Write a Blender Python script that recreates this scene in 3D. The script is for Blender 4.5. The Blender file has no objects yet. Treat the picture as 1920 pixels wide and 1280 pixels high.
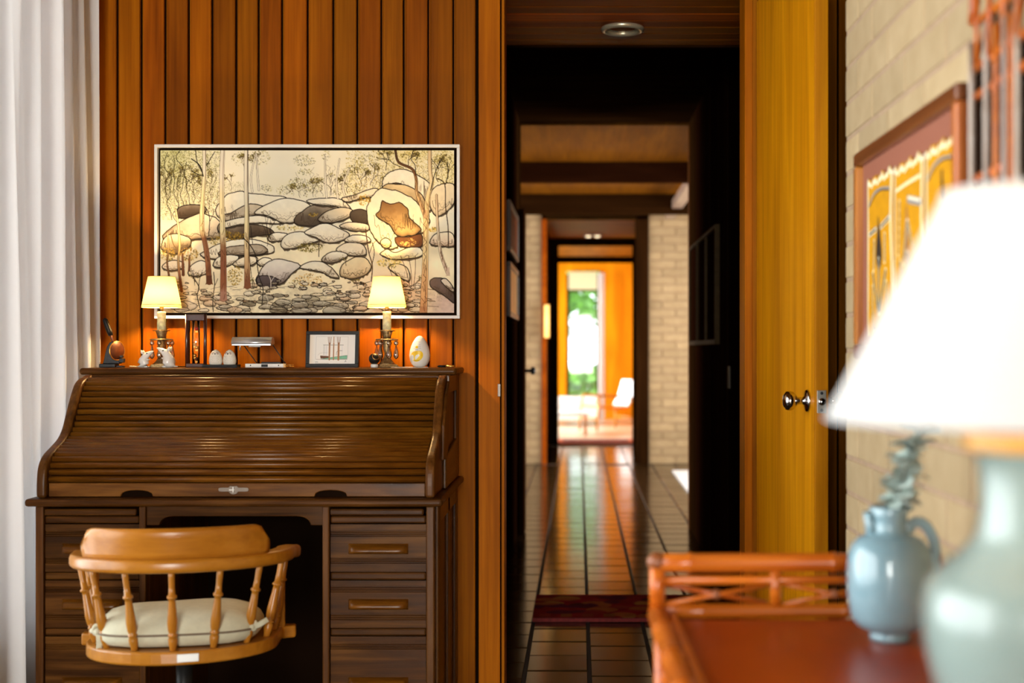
import bpy, bmesh, math, random
import numpy as np
from mathutils import Matrix, Vector
random.seed(7)
rng = np.random.default_rng(11)
S = bpy.context.scene
COL = S.collection
PI = math.pi
R = math.radians

# ---------------------------------------------------------------- camera
CZ = 1.20
cam = bpy.data.cameras.new('camera')
camo = bpy.data.objects.new('camera', cam); COL.objects.link(camo)
camo.location = (0, 0, CZ); camo.rotation_euler = (R(90), 0, 0)
cam.sensor_width = 36; cam.lens = 45.0
cam.shift_x = -125/1920; cam.shift_y = 15/1920
cam.clip_start = 0.05; cam.clip_end = 300
cam.dof.use_dof = True; cam.dof.focus_distance = 4.2; cam.dof.aperture_fstop = 2.0
S.camera = camo

# ---------------------------------------------------------------- light
S.view_settings.view_transform = 'Standard'
S.view_settings.look = 'None'
S.view_settings.gamma = 1.0
S.view_settings.use_curve_mapping = False
S.view_settings.exposure = 0.25
S.cycles.use_denoising = True
S.cycles.max_bounces = 10
S.cycles.diffuse_bounces = 5
S.cycles.transparent_max_bounces = 12
S.cycles.sample_clamp_indirect = 6
S.cycles.caustics_reflective = False
S.cycles.caustics_refractive = False

w = bpy.data.worlds.new('sky'); S.world = w; w.use_nodes = True
wn = w.node_tree.nodes; wl = w.node_tree.links
bg = wn['Background']; bg.inputs['Color'].default_value = (0.86, 0.94, 1.0, 1); bg.inputs['Strength'].default_value = 4.5

def area_light(name, loc, rot, sx, sy, power, color=(1, 1, 1)):
    l = bpy.data.lights.new(name, 'AREA'); l.shape = 'RECTANGLE'; l.size = sx; l.size_y = sy
    l.energy = power; l.color = color
    o = bpy.data.objects.new(name, l); COL.objects.link(o); o.location = loc; o.rotation_euler = rot
    return o
# daylight lamps at real and added windows (each lamp fills one window opening, outside its glass)
area_light('daylight_study_window', (-2.02, 1.98, 1.5), (0, R(-90), 0), 2.0, 4.4, 85, (1.0, 0.965, 0.92))
area_light('daylight_study_window_rear', (-2.02, -3.0, 1.5), (0, R(-90), 0), 2.0, 4.4, 100, (1.0, 0.965, 0.92))
area_light('added_daylight_study_end', (-.42, -6.25, 1.4), (R(90), 0, 0), 2.6, 2.2, 660, (1.0, 0.965, 0.92))  # added fill from behind the camera, brightens the board wall and painting
area_light('daylight_gallery_right', (3.55, 11.0, 1.4), (0, R(90), 0), 2.2, 4.0, 400, (1.0, 0.84, 0.72))
area_light('daylight_gallery_left', (-2.95, 11.0, 1.4), (0, R(-90), 0), 2.2, 4.0, 200, (1.0, 0.84, 0.72))
area_light('added_daylight_living_room', (-2.95, 19.3, 1.4), (0, R(-90), 0), 2.2, 4.6, 1000, (1.0, 0.97, 0.92))  # added lamp at an unseen side opening, lights the far room

# ---------------------------------------------------------------- mesh helpers
class MB:
    def __init__(s): s.v = []; s.f = []; s.sm = []
    def add(s, vs, fs, smooth=False):
        b = len(s.v); s.v += [tuple(p) for p in vs]
        for f in fs:
            s.f.append(tuple(b+i for i in f)); s.sm.append(smooth)
        return s
    def box(s, x0, x1, y0, y1, z0, z1):
        return s.add([(x0,y0,z0),(x1,y0,z0),(x1,y1,z0),(x0,y1,z0),(x0,y0,z1),(x1,y0,z1),(x1,y1,z1),(x0,y1,z1)],
                     [(0,3,2,1),(4,5,6,7),(0,1,5,4),(1,2,6,5),(2,3,7,6),(3,0,4,7)])
    def prism(s, poly, axis, a0, a1, smooth=False):
        n = len(poly); vs = []
        for a in (a0, a1):
            for (p, q) in poly:
                vs.append({'x': (a,p,q), 'y': (p,a,q), 'z': (p,q,a)}[axis])
        s.add(vs, [tuple(range(n))[::-1], tuple(range(n, 2*n))])
        b = len(s.v)-2*n
        for i in range(n):
            j = (i+1) % n
            s.f.append((b+i, b+j, b+n+j, b+n+i)); s.sm.append(smooth)
        return s
    def lathe(s, prof, seg=24, c=(0,0,0), cap0=True, cap1=True, sx=1, sy=1):
        vs = []; fs = []
        for (r, z) in prof:
            for k in range(seg):
                a = 2*PI*k/seg; vs.append((c[0]+sx*r*math.cos(a), c[1]+sy*r*math.sin(a), c[2]+z))
        for i in range(len(prof)-1):
            for k in range(seg):
                k2 = (k+1) % seg
                fs.append((i*seg+k, i*seg+k2, (i+1)*seg+k2, (i+1)*seg+k))
        s.add(vs, fs, True)
        b = len(s.v)-len(vs)
        if cap0: s.f.append(tuple(b+k for k in range(seg))[::-1]); s.sm.append(False)
        if cap1: s.f.append(tuple(b+(len(prof)-1)*seg+k for k in range(seg))); s.sm.append(False)
        return s
    def sweep(s, path, prof, up=(0,0,1), scales=None, smooth=True, caps=True):
        """prof: list of (side, up) offsets"""
        P = [Vector(p) for p in path]; n = len(P); m = len(prof); vs = []
        upv = Vector(up)
        for i in range(n):
            t = (P[min(i+1, n-1)]-P[max(i-1, 0)]).normalized()
            sd = t.cross(upv)
            if sd.length < 1e-5: sd = t.cross(Vector((0.3, 0.9, 0.1)))
            sd.normalize(); u = sd.cross(t).normalized()
            k = scales[i] if scales else 1
            for (a, b) in prof: vs.append(P[i]+sd*a*k+u*b*k)
        fs = [(i*m+j, i*m+(j+1) % m, (i+1)*m+(j+1) % m, (i+1)*m+j) for i in range(n-1) for j in range(m)]
        s.add(vs, fs, smooth)
        b = len(s.v)-len(vs)
        if caps:
            s.f.append(tuple(b+k for k in range(m))[::-1]); s.sm.append(False)
            s.f.append(tuple(b+(n-1)*m+k for k in range(m))); s.sm.append(False)
        return s
    def tube(s, path, r, seg=10, caps=True):
        rs = r if isinstance(r, (list, tuple)) else [r]*len(path)
        prof = [(math.cos(2*PI*k/seg), math.sin(2*PI*k/seg)) for k in range(seg)]
        d = Vector(path[-1])-Vector(path[0])
        up = (0,0,1) if abs(d.normalized().z) < 0.9 else (0,1,0)
        return s.sweep(path, prof, up, rs, True, caps)
    def sphere(s, c, r, seg=14, rings=8, sc=(1,1,1)):
        prof = [(max(1e-4, math.sin(PI*i/rings)), -math.cos(PI*i/rings)) for i in range(rings+1)]
        vs = []; fs = []
        for (q, z) in prof:
            for k in range(seg):
                a = 2*PI*k/seg; vs.append((c[0]+r*sc[0]*q*math.cos(a), c[1]+r*sc[1]*q*math.sin(a), c[2]+r*sc[2]*z))
        for i in range(rings):
            for k in range(seg): fs.append((i*seg+k, i*seg+(k+1) % seg, (i+1)*seg+(k+1) % seg, (i+1)*seg+k))
        return s.add(vs, fs, True)
    def torus(s, c, Rr, r, axis='z', seg=24, rs=8):
        vs = []; fs = []
        for i in range(seg):
            a = 2*PI*i/seg
            for j in range(rs):
                b = 2*PI*j/rs; q = Rr+r*math.cos(b); h = r*math.sin(b)
                p = (q*math.cos(a), q*math.sin(a), h)
                p = {'z': p, 'y': (p[0], p[2], p[1]), 'x': (p[2], p[0], p[1])}[axis]
                vs.append((c[0]+p[0], c[1]+p[1], c[2]+p[2]))
        for i in range(seg):
            for j in range(rs): fs.append((i*rs+j, ((i+1) % seg)*rs+j, ((i+1) % seg)*rs+(j+1) % rs, i*rs+(j+1) % rs))
        return s.add(vs, fs, True)
    def xf(s, M):
        s.v = [tuple(M @ Vector(p)) for p in s.v]; return s
    def mesh(s, name):
        me = bpy.data.meshes.new(name); me.from_pydata(s.v, [], s.f)
        me.polygons.foreach_set('use_smooth', s.sm)
        bm = bmesh.new(); bm.from_mesh(me); bmesh.ops.recalc_face_normals(bm, faces=bm.faces); bm.to_mesh(me); bm.free()
        return me
    def build(s, name, mat, parent=None, bevel=0, seg=2, loc=None, rot=None):
        return obj(name, s.mesh(name), mat, parent, bevel, seg, loc, rot)

def obj(name, me, mat=None, parent=None, bevel=0, seg=2, loc=None, rot=None):
    if mat is not None and len(me.materials) == 0: me.materials.append(mat)
    o = bpy.data.objects.new(name, me); COL.objects.link(o)
    if parent: o.parent = parent
    if loc: o.location = loc
    if rot: o.rotation_euler = rot
    if bevel:
        b = o.modifiers.new('bevel', 'BEVEL'); b.width = bevel; b.segments = seg; b.limit_method = 'ANGLE'; b.angle_limit = R(35)
    return o
def thing(name, label, cat, loc=(0,0,0), rotz=0, group=None):
    o = bpy.data.objects.new(name, None); COL.objects.link(o); o.empty_display_size = 0.05
    o.location = loc; o.rotation_euler = (0,0,rotz); tag(o, label, cat, group); return o
def tag(o, label, cat, group=None):
    o['label'] = label; o['category'] = cat
    if group: o['group'] = group
    return o
def struct(o, label=None, cat=None):
    o['kind'] = 'structure'
    if label: o['label'] = label
    if cat: o['category'] = cat
    return o
def stuff(o): o['kind'] = 'stuff'; return o
def rrect(hw, hh, r, n=3):
    out = []
    for (cx, cy, a0) in ((hw-r, hh-r, 0), (-hw+r, hh-r, 90), (-hw+r, -hh+r, 180), (hw-r, -hh+r, 270)):
        for k in range(n+1):
            a = R(a0+90*k/n); out.append((cx+r*math.cos(a), cy+r*math.sin(a)))
    return out
def wx(x, Y): return (x-1085)*Y/2400
def wz(y, Y): return CZ-(y-655)*Y/2400

# ---------------------------------------------------------------- materials
def newmat(name):
    m = bpy.data.materials.new(name); m.use_nodes = True
    nt = m.node_tree; return m, nt.nodes, nt.links, nt.nodes['Principled BSDF']
def c4(c): return (c[0], c[1], c[2], 1)
def plain(name, col, rough=0.5, metal=0, var=0.0, scale=20, bump=0, coat=0, spec=0.5, sss=0):
    m, N, L, b = newmat(name)
    b.inputs['Base Color'].default_value = c4(col); b.inputs['Roughness'].default_value = rough
    b.inputs['Metallic'].default_value = metal; b.inputs['Coat Weight'].default_value = coat
    b.inputs['Specular IOR Level'].default_value = spec
    if sss:
        b.inputs['Subsurface Weight'].default_value = sss; b.inputs['Subsurface Radius'].default_value = (.02, .01, .006)
    tc = N.new('ShaderNodeTexCoord'); nz = N.new('ShaderNodeTexNoise')
    nz.inputs['Scale'].default_value = scale; nz.inputs['Detail'].default_value = 5
    L.new(tc.outputs['Object'], nz.inputs['Vector'])
    if var:
        rp = N.new('ShaderNodeValToRGB'); e = rp.color_ramp.elements
        e[0].position = .3; e[1].position = .7
        e[0].color = c4([x*(1-var) for x in col]); e[1].color = c4([min(1, x*(1+var)) for x in col])
        L.new(nz.outputs['Fac'], rp.inputs['Fac']); L.new(rp.outputs['Color'], b.inputs['Base Color'])
    if bump:
        bp = N.new('ShaderNodeBump'); bp.inputs['Strength'].default_value = bump; bp.inputs['Distance'].default_value = .004
        L.new(nz.outputs['Fac'], bp.inputs['Height']); L.new(bp.outputs['Normal'], b.inputs['Normal'])
    return m
def wood(name, dark, mid, light, axis='z', rough=0.38, fine=55, along=1.6, vary=0.25, coat=0.0, bump=0.12, contrast=1.0, hue=0.012, spec=0.4):
    m, N, L, b = newmat(name)
    tc = N.new('ShaderNodeTexCoord'); oi = N.new('ShaderNodeObjectInfo')
    mul = N.new('ShaderNodeMath'); mul.operation = 'MULTIPLY'; mul.inputs[1].default_value = 37.0
    L.new(oi.outputs['Random'], mul.inputs[0])
    ad = N.new('ShaderNodeVectorMath'); ad.operation = 'ADD'
    L.new(tc.outputs['Object'], ad.inputs[0]); L.new(mul.outputs[0], ad.inputs[1])
    mp = N.new('ShaderNodeMapping')
    sc = {'x': (along, fine, fine), 'y': (fine, along, fine), 'z': (fine, fine, along)}[axis]
    mp.inputs['Scale'].default_value = sc; L.new(ad.outputs[0], mp.inputs['Vector'])
    n1 = N.new('ShaderNodeTexNoise'); n1.inputs['Scale'].default_value = 1; n1.inputs['Detail'].default_value = 7; n1.inputs['Roughness'].default_value = .62; n1.inputs['Distortion'].default_value = .35
    L.new(mp.outputs[0], n1.inputs['Vector'])
    mp2 = N.new('ShaderNodeMapping'); mp2.inputs['Scale'].default_value = tuple(x*.16 if x > along else x*.7 for x in sc)
    L.new(ad.outputs[0], mp2.inputs['Vector'])
    n2 = N.new('ShaderNodeTexNoise'); n2.inputs['Scale'].default_value = 1; n2.inputs['Detail'].default_value = 3; n2.inputs['Distortion'].default_value = 1.2
    L.new(mp2.outputs[0], n2.inputs['Vector'])
    mx = N.new('ShaderNodeMix'); mx.inputs['Factor'].default_value = .5
    L.new(n1.outputs['Fac'], mx.inputs['A']); L.new(n2.outputs['Fac'], mx.inputs['B'])
    rp = N.new('ShaderNodeValToRGB'); e = rp.color_ramp.elements
    h = .17/contrast
    e[0].position = .5-h; e[0].color = c4(dark); e[1].position = .5+h; e[1].color = c4(light)
    q = e.new(.5); q.color = c4(mid)
    L.new(mx.outputs['Result'], rp.inputs['Fac'])
    hs = N.new('ShaderNodeHueSaturation')
    mr = N.new('ShaderNodeMapRange'); mr.inputs['To Min'].default_value = 1-vary; mr.inputs['To Max'].default_value = 1+vary
    L.new(oi.outputs['Random'], mr.inputs['Value']); L.new(mr.outputs['Result'], hs.inputs['Value'])
    m2 = N.new('ShaderNodeMath'); m2.operation = 'MULTIPLY_ADD'; m2.inputs[1].default_value = 7.31; m2.inputs[2].default_value = 0
    fr = N.new('ShaderNodeMath'); fr.operation = 'FRACT'
    L.new(oi.outputs['Random'], m2.inputs[0]); L.new(m2.outputs[0], fr.inputs[0])
    mh = N.new('ShaderNodeMapRange'); mh.inputs['To Min'].default_value = .5-hue; mh.inputs['To Max'].default_value = .5+hue
    L.new(fr.outputs[0], mh.inputs['Value']); L.new(mh.outputs['Result'], hs.inputs['Hue'])
    L.new(rp.outputs['Color'], hs.inputs['Color']); L.new(hs.outputs['Color'], b.inputs['Base Color'])
    b.inputs['Roughness'].default_value = rough; b.inputs['Coat Weight'].default_value = coat; b.inputs['Coat Roughness'].default_value = .2
    b.inputs['Specular IOR Level'].default_value = spec
    if bump:
        bp = N.new('ShaderNodeBump'); bp.inputs['Strength'].default_value = bump; bp.inputs['Distance'].default_value = .002
        L.new(n1.outputs['Fac'], bp.inputs['Height']); L.new(bp.outputs['Normal'], b.inputs['Normal'])
    return m
def vcol(name, rough=0.7, spec=0.3, coat=0):
    m, N, L, b = newmat(name)
    a = N.new('ShaderNodeVertexColor'); a.layer_name = 'print'
    L.new(a.outputs['Color'], b.inputs['Base Color'])
    b.inputs['Roughness'].default_value = rough; b.inputs['Specular IOR Level'].default_value = spec
    b.inputs['Coat Weight'].default_value = coat; b.inputs['Coat Roughness'].default_value = .05
    return m
def translucent(name, col, fac=.5, weave=0):
    m, N, L, b = newmat(name); N.remove(b); out = N['Material Output']
    d = N.new('ShaderNodeBsdfDiffuse'); t = N.new('ShaderNodeBsdfTranslucent'); mx = N.new('ShaderNodeMixShader')
    d.inputs['Color'].default_value = c4(col); t.inputs['Color'].default_value = c4(col); mx.inputs['Fac'].default_value = fac
    L.new(d.outputs[0], mx.inputs[1]); L.new(t.outputs[0], mx.inputs[2]); L.new(mx.outputs[0], out.inputs['Surface'])
    if weave:
        tc = N.new('ShaderNodeTexCoord'); nz = N.new('ShaderNodeTexNoise'); nz.inputs['Scale'].default_value = weave
        bp = N.new('ShaderNodeBump'); bp.inputs['Strength'].default_value = .15; bp.inputs['Distance'].default_value = .003
        L.new(tc.outputs['Object'], nz.inputs['Vector']); L.new(nz.outputs['Fac'], bp.inputs['Height'])
        L.new(bp.outputs[0], d.inputs['Normal'])
    return m
def clearglass(name, tint=(1,1,1), refl=.12):
    m, N, L, b = newmat(name); N.remove(b); out = N['Material Output']
    t = N.new('ShaderNodeBsdfTransparent'); g = N.new('ShaderNodeBsdfGlossy'); mx = N.new('ShaderNodeMixShader')
    t.inputs['Color'].default_value = c4(tint); g.inputs['Roughness'].default_value = .03
    fr = N.new('ShaderNodeFresnel'); fr.inputs['IOR'].default_value = 1.45
    ad = N.new('ShaderNodeMath'); ad.operation = 'ADD'; ad.inputs[1].default_value = refl-.04; ad.use_clamp = True
    L.new(fr.outputs[0], ad.inputs[0]); L.new(ad.outputs[0], mx.inputs['Fac'])
    L.new(t.outputs[0], mx.inputs[1]); L.new(g.outputs[0], mx.inputs[2]); L.new(mx.outputs[0], out.inputs['Surface'])
    return m
def emit(name, col, st):
    m, N, L, b = newmat(name)
    b.inputs['Base Color'].default_value = c4(col); b.inputs['Emission Color'].default_value = c4(col); b.inputs['Emission Strength'].default_value = st
    return m

M = {}
M['board'] = wood('cedar_board', (.17,.042,.0006), (.285,.076,.001), (.40,.118,.002), 'z', .5, 60, 1.3, .24, bump=.05, hue=.006, spec=.05)
M['trim'] = wood('cedar_trim', (.25,.066,.0008), (.38,.108,.0012), (.50,.155,.0025), 'z', .5, 60, 1.2, .1, bump=.05, hue=.003, spec=.05)
M['doorwood'] = wood('cedar_door', (.46,.15,.0015), (.64,.235,.002), (.80,.32,.004), 'z', .42, 45, 1.0, .05, bump=.04, hue=.0, spec=.12)
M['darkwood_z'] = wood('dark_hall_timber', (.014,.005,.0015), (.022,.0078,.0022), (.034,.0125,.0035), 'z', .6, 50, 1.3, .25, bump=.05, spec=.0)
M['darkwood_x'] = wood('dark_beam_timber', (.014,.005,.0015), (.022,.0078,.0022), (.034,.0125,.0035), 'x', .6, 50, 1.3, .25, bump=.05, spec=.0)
M['soffit'] = wood('soffit_timber', (.28,.065,.001), (.42,.105,.002), (.56,.16,.004), 'x', .5, 50, 1.3, .3, bump=.05, spec=.05)
M['ceil'] = wood('ceiling_timber', (.085,.026,.0008), (.13,.042,.0012), (.18,.062,.002), 'y', .55, 40, 1.3, .15, bump=.05, spec=.05)
M['backing'] = plain('dark_backing', (.010,.004,.0015), .8, spec=.02)
M['oak_x'] = wood('dark_oak_x', (.032,.0105,.0016), (.070,.0245,.0038), (.13,.050,.009), 'x', .36, 85, 3.0, .10, bump=.07, contrast=1.3, hue=.003, spec=.10)
M['oak_z'] = wood('dark_oak_z', (.045,.0145,.002), (.085,.030,.0048), (.15,.058,.011), 'z', .36, 85, 3.0, .08, bump=.07, contrast=1.2, hue=.003, spec=.14)
M['oak_y'] = wood('dark_oak_y', (0.0351,0.0117,0.0023), (0.0741,0.0273,0.0053), (0.1287,0.0515,0.0117), 'y', .33, 85, 3.0, .08, coat=.0, bump=.07, contrast=1.2, hue=.003, spec=.26)
M['oak_slat'] = wood('tambour_oak', (.075,.022,.0012), (.128,.042,.003), (.20,.070,.006), 'x', .30, 190, 9.0, .09, bump=.03, contrast=1.1, hue=.003, spec=.24)
M['oak_flat'] = wood('figured_oak', (.03,.009,.0015), (.105,.035,.004), (.21,.08,.013), 'x', .32, 26, 2.0, .05, bump=.05, contrast=1.6, hue=.0, spec=.14)
M['chair_x'] = wood('honey_maple_x', (.31,.105,.007), (.41,.15,.012), (.51,.205,.022), 'x', .28, 40, 1.6, .03, coat=.15, bump=.03, hue=.002, spec=.3)
M['chair_z'] = wood('honey_maple_z', (.30,.105,.008), (.39,.145,.013), (.48,.195,.022), 'z', .28, 50, 2.0, .07, coat=.15, bump=.03, hue=.002, spec=.3)
M['bamboo'] = wood('red_bamboo', (.26,.048,.003), (.42,.088,.005), (.56,.15,.012), 'x', .3, 60, 3.0, .12, coat=.2, bump=.04, hue=.004, spec=.3)
M['node'] = plain('bamboo_node', (.22,.06,.014), .45)
M['lacquer'] = wood('red_lacquer', (.19,.030,.0015), (.26,.043,.002), (.33,.062,.004), 'y', .3, 9, 1.5, .05, coat=.08, bump=.03, spec=.2)
M['greycane'] = wood('pale_cane', (0.1690,0.1105,0.0780), (0.2600,0.1820,0.1365), (0.3575,0.2795,0.2275), 'z', .35, 50, 4.0, .3, coat=.3, bump=.05)
M['curtain'] = translucent('white_linen', (.82,.80,.80), .13, 260)
M['shade'] = translucent('cream_shade', (.88,.66,.24), .12)
M['bigshade'] = translucent('white_shade', (.68,.68,.68), .28, 300)
M['white'] = plain('white_paint', (.78,.75,.70), .5)
M['black'] = plain('black_lacquer', (.010,.009,.008), .4, spec=.2)
M['iron'] = plain('cast_iron', (.035,.037,.04), .45, .6, .3, 60, .1)
M['gold'] = plain('gilt', (.75,.42,.10), .35, 1, .2, 60)
M['brass'] = plain('aged_brass', (.36,.24,.11), .42, .85, .4, 160, .3)
M['silver'] = plain('brushed_silver', (.62,.63,.64), .35, .75)
M['chrome'] = plain('chrome', (.55,.53,.52), .12, 1)
M['steel'] = plain('satin_steel', (.60,.56,.48), .35, .9)
M['oldsteel'] = plain('tarnished_steel', (.16,.125,.10), .45, .7)
M['candle'] = plain('wax', (.9,.74,.42), .5, 0, .25, 90, .4, sss=.3)
M['crystal'] = clearglass('crystal', (.97,.94,.90), .35)
M['glass'] = clearglass('clear_glass', (1,1,1), .10)
M['pane'] = clearglass('window_glass', (.97,.98,.97), .05)
M['porcelain'] = plain('white_porcelain', (.82,.78,.72), .3, coat=.4)
M['bisque'] = plain('cream_bisque', (.83,.77,.66), .45, 0, .06, 220, .25)
M['redtimber'] = plain('dark_red_timber', (.055,.014,.010), .28, coat=.5)
M['cushion'] = plain('sage_cotton', (0.5580,0.5220,0.3780), .85, 0, .06, 60, .15)
M['piping'] = plain('brown_piping', (.16,.11,.07), .8)
M['celadon'] = plain('celadon_glaze', (.215,.345,.40), .15, 0, .14, 9, .03, coat=.5)
M['paleceladon'] = plain('pale_celadon', (.215,.275,.255), .24, 0, .14, 7, .04, coat=.5)
M['leaf'] = plain('eucalyptus_leaf', (0.5040,0.6000,0.5520), .6, 0, .35, 14)
M['stem'] = plain('eucalyptus_stem', (.18,.12,.08), .7)
M['tile'] = plain('terracotta_tile', (.035,.017,.006), .15, 0, .4, 3.0, .06, coat=.05, spec=.4)
M['grout'] = plain('tile_grout', (.06,.042,.032), .8)
M['block'] = None
M['mattboard'] = plain('terracotta_mount', (.27,.085,.045), .75)
M['frameamber'] = wood('amber_frame', (.30,.075,.014), (.42,.125,.022), (.55,.2,.035), 'z', .3, 45, 2.0, .08, coat=.4, bump=.04)
M['framered'] = wood('red_frame', (.10,.022,.007), (.15,.034,.010), (.20,.05,.014), 'y', .3, 45, 2.0, .05, coat=.4, bump=.04)
M['paper'] = plain('white_paper', (.8,.77,.72), .7)
M['redrug'] = vcol('wool_pattern', .95, .1)
M['print'] = vcol('painted_canvas', .75, .15)
M['glossprint'] = vcol('glazed_print', .6, .3, .3)
M['eggface'] = vcol('egg_face', .3, .4)
M['mirror'] = plain('mirror_glass', (.75,.75,.75), .03, 1)
M['foliage'] = plain('foliage', (.16,.34,.06), .7, 0, .5, 4)
M['grass'] = plain('lawn', (.30,.42,.14), .9, 0, .3, 2)
M['palefloor'] = plain('pale_floor', (.55,.45,.33), .3, 0, .1, 4)
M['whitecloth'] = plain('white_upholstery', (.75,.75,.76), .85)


M['dimframe'] = plain('tarnished_frame', (.05,.03,.012), .6, 0, .2, 30, spec=.03)
M['greyplate'] = plain('grey_plate', (.10,.08,.06), .6, spec=.05)
M['palemetal'] = plain('pale_gold_metal', (.75,.66,.45), .3, .6)
M['darkdisc'] = plain('oxide_red_iron', (.13,.035,.012), .4, .2, .2, 60)
M['capwood'] = plain('honey_wood_cap', (.62,.32,.08), .3, 0, .1, 20, coat=.4)
M['bulb2'] = emit('table_bulb', (1.0,.72,.4), 6)
M['rugbase'] = plain('red_wool', (.16,.016,.014), .95, 0, .3, 60)
M['orangewool'] = plain('orange_wool', (.55,.10,.03), .95, 0, .2, 40)
M['goldpic'] = plain('gold_picture', (.75,.46,.14), .3, .5, .2, 12)
M['amber'] = emit('amber_glow', (1.0,.62,.18), 1.1)
M['spot'] = emit('spot_glow', (1.0,.8,.5), 2.5)
M['blind'] = translucent('pale_blind', (.75,.74,.52), .35)

def block_mat():
    m, N, L, b = newmat('earthen_block')
    tc = N.new('ShaderNodeTexCoord'); oi = N.new('ShaderNodeObjectInfo')
    nz = N.new('ShaderNodeTexNoise'); nz.inputs['Scale'].default_value = 14; nz.inputs['Detail'].default_value = 8
    ad = N.new('ShaderNodeVectorMath'); ad.operation = 'ADD'
    L.new(tc.outputs['Object'], ad.inputs[0]); L.new(oi.outputs['Random'], ad.inputs[1]); L.new(ad.outputs[0], nz.inputs['Vector'])
    rp = N.new('ShaderNodeValToRGB'); e = rp.color_ramp.elements
    e[0].position = .3; e[0].color = (.38,.265,.135,1); e[1].position = .7; e[1].color = (.445,.32,.175,1)
    L.new(nz.outputs['Fac'], rp.inputs['Fac'])
    hs = N.new('ShaderNodeHueSaturation'); mr = N.new('ShaderNodeMapRange'); mr.inputs['To Min'].default_value = .86; mr.inputs['To Max'].default_value = 1.1
    L.new(oi.outputs['Random'], mr.inputs['Value']); L.new(mr.outputs['Result'], hs.inputs['Value'])
    L.new(rp.outputs['Color'], hs.inputs['Color']); L.new(hs.outputs['Color'], b.inputs['Base Color'])
    b.inputs['Roughness'].default_value = .85
    bp = N.new('ShaderNodeBump'); bp.inputs['Strength'].default_value = .35; bp.inputs['Distance'].default_value = .004
    L.new(nz.outputs['Fac'], bp.inputs['Height']); L.new(bp.outputs['Normal'], b.inputs['Normal'])
    return m
M['block'] = block_mat()
M['mortar'] = plain('pink_mortar', (0.3696,0.2464,0.1540), .9, 0, .1, 30, .2)

# ---------------------------------------------------------------- tiny painter for flat prints (numpy raster -> colour attribute)
def lin(a): return np.where(a <= .04045, a/12.92, ((a+.055)/1.055)**2.4)
def vnoise(h, w_, s, seed):
    g = np.random.default_rng(seed); n = np.zeros((h, w_)); amp = 1
    for o in range(4):
        gh, gw = int(h/s)+3, int(w_/s)+3; t = g.random((gh, gw))
        y = np.linspace(0, gh-2.001, h); x = np.linspace(0, gw-2.001, w_)
        yi = y.astype(int); xi = x.astype(int); fy = (y-yi)[:, None]; fx = (x-xi)[None]
        fy = fy*fy*(3-2*fy); fx = fx*fx*(3-2*fx)
        a = t[yi][:, xi]; b = t[yi][:, xi+1]; c = t[yi+1][:, xi]; d = t[yi+1][:, xi+1]
        n += amp*((a*(1-fx)+b*fx)*(1-fy)+(c*(1-fx)+d*fx)*fy); amp *= .5; s = max(1.5, s/2)
    return n/1.875
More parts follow.
